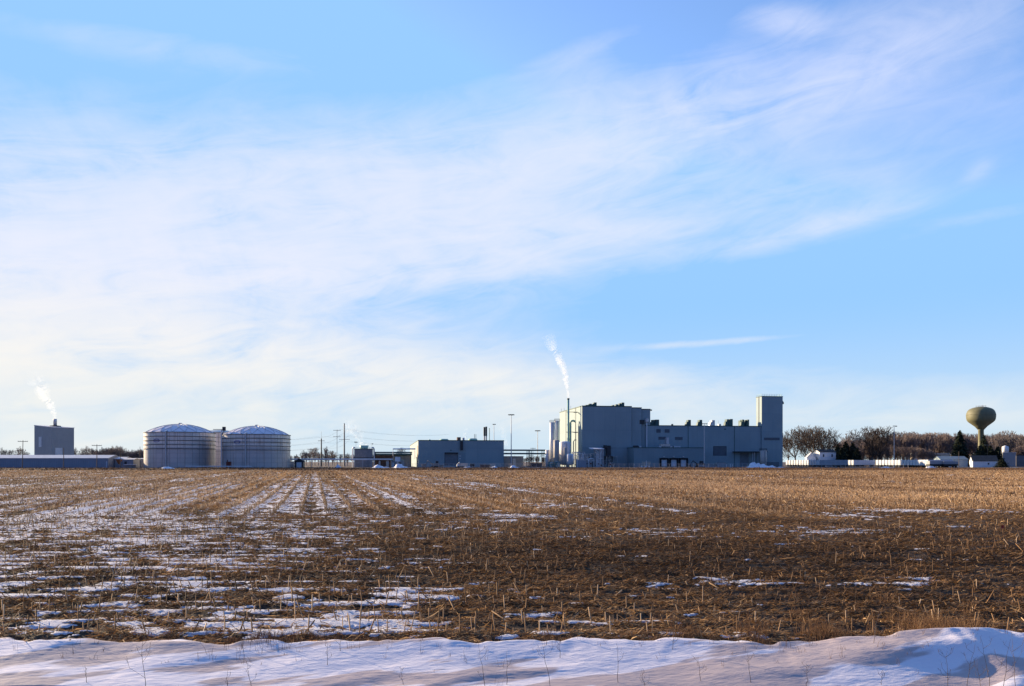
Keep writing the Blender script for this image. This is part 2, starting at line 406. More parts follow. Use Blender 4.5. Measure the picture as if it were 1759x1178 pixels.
tag(g.build('ground', ground_mat('winter_ground', ((0.09, 0.06, 0.04), (0.16, 0.11, 0.07)), 0.3, 0.52)), kind='structure')
g = MB().poly([(-2600, 273.9, -0.03), (2600, 273.9, -0.03), (2600, 405, -0.015), (-2600, 405, -0.015)], [(0, 1, 2, 3)])
tag(g.build('grass_verge', ground_mat('verge_grass', ((0.075, 0.035, 0.022), (0.15, 0.085, 0.05)), 0.25, 0.60)), kind='structure')
g = MB().poly([(-2600, 405, -0.02), (2600, 405, -0.02), (2600, 3500, -0.02), (-2600, 3500, -0.02)], [(0, 1, 2, 3)])
tag(g.build('yard', ground_mat('yard_gravel_and_snow', ((0.10, 0.075, 0.06), (0.17, 0.14, 0.12)), 0.2, 0.60)), kind='structure')

# ---- straw material shared by stubble, residue and grass: attribute "tone" picks how dark or pale each piece is
def straw_mat(name, dark, mid, pale, trans=0.25):
    m = bpy.data.materials.new(name); m.use_nodes = True; t = m.node_tree; b = t.nodes['Principled BSDF']
    at = t.nodes.new('ShaderNodeAttribute'); at.attribute_name = 'tone'
    r = t.nodes.new('ShaderNodeValToRGB'); t.links.new(at.outputs['Fac'], r.inputs[0])
    e = r.color_ramp.elements; e[0].position = 0; e[0].color = dark + (1,); e[1].position = 1; e[1].color = pale + (1,)
    q = e.new(0.5); q.color = mid + (1,)
    t.links.new(r.outputs[0], b.inputs['Base Color']); b.inputs['Roughness'].default_value = 0.75; b.inputs['Specular IOR Level'].default_value = 0.2
    if trans:
        tr = t.nodes.new('ShaderNodeBsdfTranslucent'); t.links.new(r.outputs[0], tr.inputs[0])
        mx = t.nodes.new('ShaderNodeMixShader'); mx.inputs[0].default_value = trans
        t.links.new(b.outputs[0], mx.inputs[1]); t.links.new(tr.outputs[0], mx.inputs[2]); t.links.new(mx.outputs[0], t.nodes['Material Output'].inputs[0])
    return m
m_stalk = straw_mat('corn_stalk', (0.06, 0.036, 0.020), (0.30, 0.165, 0.072), (0.72, 0.49, 0.27), 0.0)
m_resid = straw_mat('corn_residue', (0.035, 0.024, 0.016), (0.225, 0.118, 0.048), (0.66, 0.42, 0.20))
m_grass = straw_mat('dry_grass', (0.07, 0.04, 0.022), (0.29, 0.160, 0.078), (0.58, 0.40, 0.21))
def segs(p0, p1, r0, r1, n=3):
    """tapered prisms between p0 and p1"""
    d = p1 - p0; L = np.linalg.norm(d, axis=1, keepdims=True) + 1e-9; d = d / L
    up = np.where(np.abs(d[:, 2:3]) > 0.9, np.array([[1.0, 0, 0]]), np.array([[0, 0, 1.0]]))
    a = np.cross(d, up); a /= np.linalg.norm(a, axis=1, keepdims=True) + 1e-9; b = np.cross(d, a)
    V = []
    for p, r in ((p0, r0), (p1, r1)):
        for j in range(n):
            t = 2 * math.pi * j / n + 0.4
            V.append(p + (a * math.cos(t) + b * math.sin(t)) * r[:, None])
    V = np.stack(V, 1); N = len(p0); base = (np.arange(N) * 2 * n)[:, None]
    F = np.concatenate([base + np.array([[j, (j + 1) % n, n + (j + 1) % n, n + j]]) for j in range(n)], 0)
    if n == 4: F = np.concatenate([F, base + np.array([[4, 5, 6, 7]])], 0)
    return V.reshape(-1, 3), F
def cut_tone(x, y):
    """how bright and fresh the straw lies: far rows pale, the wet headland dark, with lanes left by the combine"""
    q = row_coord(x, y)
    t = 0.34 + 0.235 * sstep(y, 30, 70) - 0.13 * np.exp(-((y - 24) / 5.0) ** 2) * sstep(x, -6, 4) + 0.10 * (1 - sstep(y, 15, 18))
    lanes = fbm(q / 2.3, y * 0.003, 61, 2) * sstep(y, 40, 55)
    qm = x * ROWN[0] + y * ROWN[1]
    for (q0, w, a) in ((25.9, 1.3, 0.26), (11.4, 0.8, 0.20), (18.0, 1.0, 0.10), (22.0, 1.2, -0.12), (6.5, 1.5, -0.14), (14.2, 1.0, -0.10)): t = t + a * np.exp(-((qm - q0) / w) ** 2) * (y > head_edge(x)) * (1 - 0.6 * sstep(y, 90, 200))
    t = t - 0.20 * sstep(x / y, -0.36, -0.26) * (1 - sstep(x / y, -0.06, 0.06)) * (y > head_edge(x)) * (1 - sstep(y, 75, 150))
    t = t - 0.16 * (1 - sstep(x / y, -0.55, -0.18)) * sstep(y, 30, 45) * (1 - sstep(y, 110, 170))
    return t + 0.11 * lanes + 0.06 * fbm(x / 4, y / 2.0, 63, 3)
# standing stubble
px_, py_ = [], []
y = 14.25 - 0.475 + 0.0
while y < 47:
    x = np.arange(-0.78 * (y + 2), 0.78 * (y + 2), 0.17); x = x + RNG.uniform(-0.07, 0.07, len(x)); px_.append(x); py_.append(np.full(len(x), y) - 0.12 * np.sin(x * 0.21) + RNG.normal(0, 0.045, len(x))); y += 0.95
HX = np.concatenate(px_); HY = np.concatenate(py_); k = (HY < head_edge(HX)); HX, HY = HX[k], HY[k]
k = RNG.uniform(0, 1, len(HX)) < np.clip(0.50 + 0.25 * fbm(HX / 1.5, HY / 0.95, 70, 2), 0.15, 0.9) * np.where(HX > 1, 0.6, 1.15); HX, HY = HX[k], HY[k]
fx_, fy_ = [], []
Q = (np.arange(-160, 200) + 0.5) * 1.5
dirv = np.array([-ROWN[1], ROWN[0]])
for q in Q:
    sp_ = 0.085
    s = np.arange(40, 300, sp_); s = s + RNG.uniform(-0.06, 0.06, len(s))
    keepp = np.clip(75.0 / s, 0.10, 1.0) ** 1.1
    s = s[RNG.uniform(0, 1, len(s)) < keepp]
    jx = q + RNG.normal(0, 0.06, len(s))
    x = jx * ROWN[0] + s * dirv[0]; y = jx * ROWN[1] + s * dirv[1]
    k = (np.abs(x) < 0.78 * (y + 2)) & (y < 272) & (y > head_edge(x)); fx_.append(x[k]); fy_.append(y[k])
FX = np.concatenate(fx_); FY = np.concatenate(fy_)
qf = row_coord(FX, FY)
lane = fbm(qf / 2.3, FY * 0.003, 61, 2)
k = RNG.uniform(0, 1, len(FX)) < np.clip(0.66 + 0.26 * lane, 0.2, 1); FX, FY, lane = FX[k], FY[k], lane[k]
SX = np.concatenate([HX, FX]); SY = np.concatenate([HY, FY]); N = len(SX)
print('stalks', N)
h0 = field_h(SX, SY)
hh = RNG.uniform(0.12, 0.30, N) * (1 + 0.25 * RNG.normal(0, 1, N).clip(-1, 2)); tilt = np.abs(RNG.normal(0, 0.30, N)); big = RNG.uniform(0, 1, N) < 0.10; tilt = np.where(big, RNG.uniform(0.5, 1.1, N), tilt); hh = np.where(big, hh * 1.3, hh)
ta = RNG.uniform(0, 2 * np.pi, N)
rad = 0.0115 * np.clip(SY / 42.0, 1.0, 2.7) * RNG.uniform(0.75, 1.25, N)
p0 = np.stack([SX, SY, h0 - 0.04], 1)
p1 = p0 + np.stack([np.sin(tilt) * np.cos(ta), np.sin(tilt) * np.sin(ta), np.cos(tilt)], 1) * (hh + 0.04)[:, None]
V, F = segs(p0, p1, rad, rad * 0.85, 4)
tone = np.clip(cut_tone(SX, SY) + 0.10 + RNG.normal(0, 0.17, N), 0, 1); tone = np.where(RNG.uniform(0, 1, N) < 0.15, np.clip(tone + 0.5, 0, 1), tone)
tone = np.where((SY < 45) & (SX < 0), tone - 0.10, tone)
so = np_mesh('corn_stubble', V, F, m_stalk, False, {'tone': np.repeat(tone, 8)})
tag(so, 'rows of cut corn stalks standing across the whole field', 'corn stubble', kind='stuff')
# loose residue: leaves, husks and broken stalks lying flat
def residue(N, ya, yb, Lm, wm, keep_snow):
    yy = np.sqrt(RNG.uniform(ya * ya, yb * yb, N)); xx = RNG.uniform(-0.78, 0.78, N) * (yy + 2)
    s = snow_mask(xx, yy)
    q = row_coord(xx, yy)
    dens = 0.62 + 0.28 * fbm(xx / 1.3, yy / 0.9, 80, 3) - 0.30 * np.cos(2 * np.pi * q) + 0.25 * fbm(q / 2.3, yy * 0.003, 61, 2) * sstep(yy, 45, 55)
    k = (RNG.uniform(0, 1, N) < dens) & ((s < 0.35) | (RNG.uniform(0, 1, N) < keep_snow))
    xx, yy, s = xx[k], yy[k], s[k]; n = len(xx)
    L = Lm * RNG.lognormal(0, 0.45, n); w = wm * RNG.uniform(0.5, 1.5, n)
    a = RNG.uniform(0, np.pi, n); a = np.where((yy < 45) & (RNG.uniform(0, 1, n) < 0.62), RNG.normal(0, 0.40, n), a)
    pit = RNG.normal(0, 0.22, n); roll = RNG.normal(0, 0.55, n)
    d = np.stack([np.cos(a) * np.cos(pit), np.sin(a) * np.cos(pit), np.sin(pit)], 1)
    side = np.stack([-np.sin(a), np.cos(a), np.zeros(n)], 1); upv = np.cross(d, side)
    wv = side * np.cos(roll)[:, None] + upv * np.sin(roll)[:, None]
    nrm = np.cross(d, wv)
    c = np.stack([xx, yy, field_h(xx, yy, s) + 0.012 + np.abs(np.sin(pit)) * L * 0.5 + RNG.uniform(0, 0.03, n)], 1)
    bend = nrm * (L * RNG.normal(0, 0.10, n))[:, None]
    hl = (L / 2)[:, None]; hw = (w / 2)[:, None]
    P = np.stack([c - d * hl - wv * hw * 0.5, c - d * hl + wv * hw * 0.5, c + bend + wv * hw, c + bend - wv * hw, c + d * hl + wv * hw * 0.35, c + d * hl - wv * hw * 0.35], 1)
    bse = (np.arange(n) * 6)[:, None]
    F = np.concatenate([bse + np.array([[0, 3, 2, 1]]), bse + np.array([[3, 5, 4, 2]])], 0)
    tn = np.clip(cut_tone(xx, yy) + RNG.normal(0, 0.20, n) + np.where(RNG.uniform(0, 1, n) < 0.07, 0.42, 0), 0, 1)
    return P.reshape(-1, 3), F, np.repeat(tn, 6)
parts = [residue(430000, 13.0, 30, 0.125, 0.018, 0.08), residue(380000, 30, 60, 0.19, 0.024, 0.14), residue(360000, 60, 130, 0.27, 0.050, 0.22), residue(240000, 130, 272, 0.42, 0.13, 0.3)]
Vs, Fs, Ts, off = [], [], [], 0
for (V, F, T) in parts: Vs.append(V); Fs.append(F + off); Ts.append(T); off += len(V)
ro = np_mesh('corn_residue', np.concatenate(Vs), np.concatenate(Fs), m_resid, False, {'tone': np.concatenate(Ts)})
tag(ro, 'brown husks, leaves and broken stalks littering the field between the stubble', 'crop residue', kind='stuff')
del Vs, Fs, Ts, V, F

# ---- the wind-packed snow bank along the near edge of the field
CREST = np.array([(-200, 1102), (0, 1103), (60, 1101), (130, 1099), (200, 1110), (300, 1109), (400, 1106), (470, 1108), (560, 1112), (620, 1106), (700, 1099), (760, 1098), (830, 1106), (900, 1101), (960, 1101),
                  (1040, 1108), (1130, 1104), (1200, 1100), (1270, 1108), (1330, 1105), (1400, 1108), (1470, 1100), (1530, 1094), (1600, 1087), (1650, 1086), (1710, 1087), (1759, 1096), (1900, 1100)], float)
_cx = np.arange(-300.0, 2100.0, 5.0); _ck = np.exp(-(np.arange(-12, 13) * 5.0 / 26.0) ** 2); _ck /= _ck.sum()
CREST_S = np.convolve(np.pad(np.interp(_cx, CREST[:, 0], CREST[:, 1]), 12, mode='edge'), _ck, 'valid')
def bank_edge(x):
    return 13.35 + 0.11 * fbm(x / 0.6, x * 0 + 3.3, 90, 3) + 0.0 * x
def bank_h(x, y):
    px = CX + FPX * x / np.maximum(y, 9)
    t = bank_edge(x) - y
    pxe = CX + FPX * (x + 1.6 * np.maximum(t - 0.3, 0)) / 13.0
    crest = 3 - (np.interp(pxe, _cx, CREST_S) - HZ) * 13.0 / FPX
    crest = 0.06 + (crest - 0.06) * (0.45 + 0.55 * sstep(x, 3.0, 5.5)) * np.exp(-np.maximum(t - 0.3, 0) / 0.7)
    rise = sstep(t, -0.25, 0.35)
    tg = 13.38 + 0.05 * np.sin(x * 1.3) + 0.04 * np.sin(x * 2.9 + 1) - y      # the slope follows the general line, not each nick of the edge
    fall = 0.34 + 0.66 * np.exp(-np.maximum(tg - 0.4, 0) / 0.9)
    z = -0.16 + (crest + 0.19) * rise * fall - 0.11 * np.maximum(tg - 0.35, 0)
    # wind ridges running away to the right
    w = 0.40 * fbm(x / 2.8, y / 1.6, 95, 1)
    s = (x * 0.38 - (y - 12.0) * 0.92) / 0.95 + w
    fr = s - np.floor(s); saw = np.where(fr < 0.62, fr / 0.62, (1 - fr) / 0.38); saw = saw * saw * (3 - 2 * saw)
    amp = 0.016 * (0.55 + 0.5 * np.clip(fbm(x / 1.7, y / 0.9, 97, 2), -1, 1.6)) * sstep(t, 0.15, 0.8)
    z = z + amp * (saw - 0.3)
    z = z + 0.004 * fbm(x / 1.1, y / 0.35, 99, 3) * sstep(t, 0, 0.3) + 0.0014 * fbm(x / 0.16, y / 0.05, 103, 2)
    # the big scooped drift at the right
    e = ((x - 6.35) / 2.3) ** 2 + ((y - 12.35 - 0.18 * (x - 6.35)) / 0.62) ** 2
    z = z + 0.14 * np.exp(-e)
    e = ((x - 6.3) / 1.4) ** 2 + ((y - 12.0) / 0.40) ** 2
    z = z - 0.07 * np.exp(-e)
    z = z + 0.045 * np.exp(-(((x - 7.5 + 0.9 * (y - 12) ** 2) / 0.28) ** 2)) * sstep(y, 10.9, 11.4) * (1 - sstep(y, 12.4, 12.9))
    # it ends on the road shoulder at the near left
    rd = 11.35 + 0.10 * np.sin((x + 8.5) * 0.9) - 0.22 * sstep(x, -6.6, -4.9) - 0.8 * sstep(x, -5.2, -3.5)
    z = np.where(x < -2, z - 0.22 * sstep(rd - y, 0.0, 0.14), z)
    return z
xs = np.arange(-14, 14.01, 0.022); yb = np.concatenate([np.arange(4.0, 10.0, 0.08), np.arange(10.0, 13.9, 0.016)])
X, Y = np.meshgrid(xs, yb); Z = bank_h(X, Y)
# wind-blown soil dust lies in the lee of the ridges
D = sstep(0.75 * fbm(X * 0.38 / 1.0 + Y * 0.1, (Y - 0.40 * X) / 0.50, 110, 4, 0.55) + 0.65 * fbm(X / 2.6, Y / 0.8, 111, 3) + 0.35 * sstep(13.1 - Y, 0.4, 1.2) + 0.25 * sstep(X, -1, 3), -0.35, 0.75)
nr, nc = X.shape; idx = np.arange(nr * nc).reshape(nr, nc)
F = np.stack([idx[:-1, :-1], idx[:-1, 1:], idx[1:, 1:], idx[1:, :-1]], -1).reshape(-1, 4)
sm_ = bpy.data.materials.new('wind_packed_snow'); sm_.use_nodes = True; t = sm_.node_tree; b = t.nodes['Principled BSDF']
tco = t.nodes.new('ShaderNodeTexCoord'); o = tco.outputs['Object']
at = t.nodes.new('ShaderNodeAttribute'); at.attribute_name = 'dust'
s = t.nodes.new('ShaderNodeSeparateXYZ'); t.links.new(o, s.inputs[0])
v = COMB(t, MM(t, 'MULTIPLY_ADD', s.outputs[1], 0.3, MM(t, 'MULTIPLY', s.outputs[0], 0.9)), MM(t, 'MULTIPLY_ADD', s.outputs[0], -1.6, MM(t, 'MULTIPLY', s.outputs[1], 5.0)), 0.0)
f1 = NOISE(t, v, 1.6, 7, 0.65, 0.3)
dd = MM(t, 'MULTIPLY', MAPR(t, MM(t, 'ADD', at.outputs['Fac'], MM(t, 'MULTIPLY_ADD', f1, 1.3, -0.65)), 0.22, 0.78), 0.85)
spk = MAPR(t, NOISE(t, o, 60, 3, 0.7), 0.62, 0.72)
c = MIX(t, dd, (0.78, 0.73, 0.75, 1), (0.44, 0.345, 0.32, 1))
c = MIX(t, MM(t, 'MULTIPLY', spk, MM(t, 'MULTIPLY', dd, 0.8)), c, (0.16, 0.12, 0.09, 1))
t.links.new(c, b.inputs['Base Color']); b.inputs['Roughness'].default_value = 0.7; b.inputs['Specular IOR Level'].default_value = 0.25
bn = t.nodes.new('ShaderNodeBump'); t.links.new(MM(t, 'ADD', NOISE(t, v, 5.0, 5, 0.6), MM(t, 'MULTIPLY', NOISE(t, o, 45, 4, 0.6), 0.35)), bn.inputs['Height']); bn.inputs['Distance'].default_value = 0.007
t.links.new(bn.outputs[0], b.inputs['Normal'])
tag(np_mesh('snow_bank', np.stack([X, Y, Z], -1).reshape(-1, 3), F, sm_, True, {'dust': D.ravel()}), kind='structure')
del X, Y, Z, D, F, idx
g = MB().poly([(-40, -8, -0.40), (-2.5, -8, -0.40), (-2.5, 11.6, -0.40), (-40, 11.6, -0.40)], [(0, 1, 2, 3)])
tag(g.build('road', mat('asphalt', (0.018, 0.017, 0.018), 0.95, 0.2, 6.0, spec=0.05, bump=0.01, bscale=60)), kind='structure')

# ---- dry grass fringe where the field meets the snow bank
def blades(cx, cy, cz, n_, hmean, spread, wid, toneb):
    m = len(cx); k = n_
    bx = np.repeat(cx, k) + RNG.normal(0, spread, m * k); by = np.repeat(cy, k) + RNG.normal(0, spread * 0.6, m * k); bz = np.repeat(cz, k)
    h = np.repeat(hmean, k) * RNG.uniform(0.35, 1.15, m * k); a = RNG.uniform(0, 2 * np.pi, m * k); l = RNG.uniform(0.05, 0.55, m * k) * h
    p0 = np.stack([bx, by, bz - 0.03], 1); p1 = p0 + np.stack([np.cos(a) * l * 0.35, np.sin(a) * l * 0.35, h * 0.6], 1); p2 = p0 + np.stack([np.cos(a) * l, np.sin(a) * l, h], 1)
    w = np.full(m * k, wid) * RNG.uniform(0.6, 1.3, m * k)
    V1, F1 = segs(p0, p1, w, w * 0.8, 3); V2, F2 = segs(p1, p2, w * 0.8, w * 0.25, 3)
    tn = np.clip(np.repeat(toneb, k) + RNG.normal(0, 0.16, m * k), 0, 1)
    return np.concatenate([V1, V2]), np.concatenate([F1, F2 + len(V1)]), np.concatenate([np.repeat(tn, 6), np.repeat(tn, 6)])
n = 2100
gx_ = RNG.uniform(-10.5, 10.5, n); right = sstep(gx_, 1.0, 5.0)
gy_ = bank_edge(gx_) + RNG.exponential(0.18 + 0.55 * right, n) - 0.10
k = RNG.uniform(0, 1, n) < np.clip(0.24 + 0.30 * right + 0.48 * fbm(gx_ / 0.6, gy_ * 0, 120, 3), 0.03, 1)
gx_, gy_, right = gx_[k], gy_[k], right[k]
gz_ = np.maximum(field_h(gx_, gy_), bank_h(gx_, gy_))
A = blades(gx_, gy_, gz_, 20, (0.11 + 0.17 * right) * RNG.uniform(0.3, 1.5, len(gx_)), 0.07, 0.0032, 0.46 + 0.0 * right)
n = 1300
x2 = RNG.uniform(-8.5, 8.5, n); y2 = bank_edge(x2) - RNG.exponential(0.35, n); k = RNG.uniform(0, 1, n) < 0.22 + 0.6 * np.exp(-((x2 + 4.1) / 0.5) ** 2) + 0.25 * np.exp(-((x2 - 5.5) / 2.0) ** 2); x2, y2 = x2[k], y2[k]
B = blades(x2, y2, bank_h(x2, y2), 4, RNG.uniform(0.04, 0.20, len(x2)) * (1 + 0.7 * np.exp(-((x2 + 4.1) / 0.5) ** 2)), 0.04, 0.0022, np.full(len(x2), 0.35))
go = np_mesh('dry_grass', np.concatenate([A[0], B[0]]), np.concatenate([A[1], B[1] + len(A[0])]), m_grass, False, {'tone': np.concatenate([A[2], B[2]])})
tag(go, 'tan dry grass fringing the top of the snow bank', 'dry grass', kind='stuff')
# brown verge grass beyond the field
n = 26000
x3 = RNG.uniform(-290, 310, n); y3 = RNG.uniform(276, 392, n); k = np.abs(x3) < 0.75 * y3; x3, y3 = x3[k], y3[k]
C_ = blades(x3, y3, np.full(len(x3), -0.02), 2, RNG.uniform(0.15, 0.55, len(x3)) * (1 + 0.5 * np.clip(fbm(x3 / 20, y3 / 15, 130, 2), -1, 2)), 0.5, 0.07, np.full(len(x3), 0.32))
tag(np_mesh('verge_weeds', C_[0], C_[1], m_grass, False, {'tone': C_[2]}), 'reddish brown weeds on the strip between field and factory yard', 'weeds', kind='stuff')

# ---- single weeds standing in the snow bank
def weed(name, label, px, py, toppy, forks, col, lean=0.0, group=None):
    """px, py: where its foot stands in the photo; toppy: how high it reaches"""
    d = 11.0
    for _ in range(30):
        x = gx(px, d); z = float(bank_h(np.array([x]), np.array([d]))[0]); pyy = HZ + (CAMH - z) * FPX / d
        d += (pyy - py) * 0.012
        d = min(max(d, 9.2), 13.6)
    x = gx(px, d); z = float(bank_h(np.array([x]), np.array([d]))[0])
    H = max(0.12, (py - toppy) * d / FPX)
    rt = empty(name, (x, d, z), 0, label, 'weed', group)
    rn = random.Random(int(px * 7 + py))
    pts = [(0, 0, -0.05)]; r = [0.0042]
    for k in range(1, 7):
        f = k / 6; pts.append((lean * H * f + rn.uniform(-.012, .012), rn.uniform(-.015, .015), H * f)); r.append(0.0042 * (1 - 0.7 * f))
    MB().tube(pts, r, 5).build('stem', m_bark if col == 0 else m_bark2, rt)
    for j in range(forks):
        f = rn.uniform(0.12, 0.85); i = int(f * 6); p = Vector(pts[i]).lerp(Vector(pts[min(6, i + 1)]), f * 6 - i)
        a = rn.uniform(0, 6.28); L = H * rn.uniform(0.18, 0.45) * (1.1 - f * 0.6)
        side = -1 if j % 2 else 1
        q1 = p + Vector((side * abs(math.cos(a)) * L * 0.45 + side * L * .2, math.sin(a) * L * 0.3, L * 0.45)); q2 = q1 + Vector((side * L * 0.12, 0, L * 0.5))
        br = MB().tube([p, q1, q2], [0.0026, 0.002, 0.0011], 4)
        for kk in range(3):
            f2 = rn.uniform(0.3, 1); b0 = q1.lerp(q2, f2 - 0.3); br.tube([b0, b0 + Vector((rn.uniform(-.06, .06), rn.uniform(-.04, .04), rn.uniform(0.02, .07)))], [0.0013, 0.0009], 3)
        br.build('branch', m_bark if col == 0 else m_bark2, rt)
    return rt
WEEDS = [(250, 1190, 1086, 5, 0, 'tall dark weed standing on the snow at the lower left'), (150, 1172, 1148, 2, 0, 'short leaning weed beside the asphalt at the lower left corner'),
         (390, 1178, 1150, 2, 0, 'thin single weed stem on the snow right of the tall dark weed'), (432, 1180, 1135, 3, 0, 'slanting weed left of the reddish bush on the bank'),
         (585, 1118, 1078, 4, 0, 'forked twig lying out of the snow crest left of centre'), (563, 1142, 1105, 4, 1, 'small curled reddish weed half buried in the left ridge'),
         (834, 1180, 1105, 3, 0, 'tall bare stem rising from the centre of the snow bank'), (870, 1176, 1118, 1, 0, 'straight hair-thin stem right of the tall centre stem'),
         (945, 1178, 1095, 4, 1, 'reddish stem with a pale husk caught at its foot'), (962, 1130, 1096, 6, 0, 'bushy twig cluster on the crest right of centre'),
         (693, 1176, 1145, 3, 1, 'short red stem at the bottom edge left of centre'), (1107, 1178, 1150, 5, 1, 'short red-brown tuft at the bottom edge'),
         (1062, 1172, 1105, 1, 0, 'lone thin stem in the grey hollow right of centre'), (1155, 1115, 1078, 7, 0, 'dark twiggy weed where the crest meets the field'),
         (1205, 1170, 1128, 4, 1, 'broad pale weed in the shaded hollow'), (1290, 1172, 1125, 2, 0, 'slim weed left of the large scooped drift'),
         (1385, 1182, 1140, 5, 0, 'low branching twig at the foot of the large drift'), (1500, 1104, 1040, 3, 1, 'tall straight stem on the crest left of the large drift'),
         (1515, 1176, 1150, 3, 0, 'small seedhead weed on the blue face of the large drift'), (1628, 1184, 1118, 8, 0, 'widely forked shrub on the face of the large drift'),
         (1660, 1182, 1105, 4, 0, 'upright weed right of the widely forked shrub'), (1700, 1180, 1092, 3, 0, 'tall stem in the scoop of the large drift'),
         (1722, 1184, 1098, 4, 0, 'second tall stem in the scoop near the right edge'), (1745, 1180, 1085, 3, 1, 'reddish stem closest to the right edge of the bank'), (1685, 1186, 1130, 5, 1, 'low bushy weed at the bottom under the scoop')]
for (px, py, tp, fk, cl, lb) in WEEDS: weed('dry_weed', lb, px, py, tp, fk, cl, random.uniform(-0.2, 0.2), 'weeds standing in the snow bank')

# ================================================================ THE PLANT
def pipe(mb, pts, r, n=8): return mb.tube(pts, r, n)
class Block:
    """a walled box in a frame: front face from photo column pxa to pxb at depth v0, roof line at photo row top"""
    def __init__(s, fr, root, ru, rv, pxa, pxb, top, v0, dep, m=None, trim=0.5, name='wall', slope=0.0):
        s.fr, s.root, s.ru, s.rv, s.v0 = fr, root, ru, rv, v0
        s.u0, s.u1 = fr.u(pxa, v0), fr.u(pxb, v0); s.H = fr.z(top, s.u0, v0); s.dep = dep
        a, b2, c, d = s.u0 - ru, s.u1 - ru, v0 - rv, v0 + dep - rv
        w = MB().box(a, b2, c, d, -0.3, s.H); w.build(name, m or m_wall, root)
        if trim:
            tr = MB(); e = 0.15
            tr.box(a - e, b2 + e, c - e, c + 0.25, s.H - trim * 0.6, s.H + trim * 0.4); tr.box(a - e, b2 + e, d - 0.25, d + e, s.H - trim * 0.6, s.H + trim * 0.4)
            tr.box(a - e, a + 0.25, c + 0.25, d - 0.25, s.H - trim * 0.6, s.H + trim * 0.4); tr.box(b2 - 0.25, b2 + e, c + 0.25, d - 0.25, s.H - trim * 0.6, s.H + trim * 0.4)
            tr.build('roof_trim', m_trim, root)
    def loc(s, px, py, v=None):
        v = s.v0 if v is None else v; u = s.fr.u(px, v); return u - s.ru, v - s.rv, s.fr.z(py, u, v)
    def panel(s, name, px0, py0, px1, py1, m, proud=0.12, parent=None, frame=0):
        x0, y, z1 = s.loc(px0, py0); x1, _, z0 = s.loc(px1, py1); z0 = max(z0, -0.1)
        o = MB().box(x0, x1, y - proud, y + 0.02, z0, z1).build(name, m, parent or s.root)
        if frame:
            f = MB(); w = frame; q = y - proud - 0.06
            f.box(x0 - w, x0, q, y - 0.003, z0, z1 + w); f.box(x1, x1 + w, q, y - 0.003, z0, z1 + w); f.box(x0, x1, q, y - 0.003, z1, z1 + w)
            f.build('frame', m_dark, o)
        return o
    def roofbox(s, name, px0, px1, py0, v, dep, m, hood=False):
        u0, u1 = s.fr.u(px0, v), s.fr.u(px1, v); z1 = s.fr.z(py0, u0, v)
        o = MB().box(u0 - s.ru, u1 - s.ru, v - s.rv, v + dep - s.rv, s.H - 0.4, max(z1, s.H + 0.3)).build(name, m, s.root)
        if hood:
            hb = MB(); w = (u1 - u0); x0 = u0 - s.ru; zz = s.H + (z1 - s.H) * 0.15; z2 = s.H + (z1 - s.H) * 0.62
            hb.poly([(x0 - w * 0.75, v - s.rv, zz), (x0 - 0.02, v - s.rv, zz), (x0 - 0.02, v - s.rv, z2 + .4), (x0 - w * 0.55, v - s.rv, z2), (x0 - w * 0.75, v + dep * .8 - s.rv, zz), (x0 - 0.02, v + dep * .8 - s.rv, zz), (x0 - 0.02, v + dep * .8 - s.rv, z2 + .4), (x0 - w * 0.55, v + dep * .8 - s.rv, z2)],
                    [(0, 1, 2, 3), (7, 6, 5, 4), (0, 4, 5, 1), (3, 2, 6, 7), (0, 3, 7, 4), (1, 5, 6, 2)])
            hb.build('intake_hood', m, o)
        return o

fac = empty('factory_building', PL.pt(0, 0), PL.yaw, 'huge blue-grey windowless factory building with a tall block, long low wing and end tower', 'factory')
B1 = Block(PL, fac, 0, 0, 1000, 1085, 697, 0, 59)
B1b = Block(PL, fac, 0, 0, 1085.3, 1102, 700, 1.2, 50); B1c = Block(PL, fac, 0, 0, 1102.2, 1117, 702.5, 2.6, 40)
W1 = Block(PL, fac, 0, 0, 1109, 1308.3, 730.5, 2.2, 16, trim=0.4)
T1 = Block(PL, fac, 0, 0, 1308.5, 1344.5, 680.5, 1.5, 7.2, trim=0.4)
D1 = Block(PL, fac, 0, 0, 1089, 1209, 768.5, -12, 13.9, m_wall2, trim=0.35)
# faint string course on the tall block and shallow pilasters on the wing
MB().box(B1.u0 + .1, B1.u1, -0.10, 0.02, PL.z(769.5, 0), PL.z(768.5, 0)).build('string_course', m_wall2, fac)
for px in (1181.5, 1261): x, y, z = W1.loc(px, 731.5); MB().box(x, x + 0.35, y - 0.08, y + .01, -.2, z).build('wall_joint', m_trim, fac)
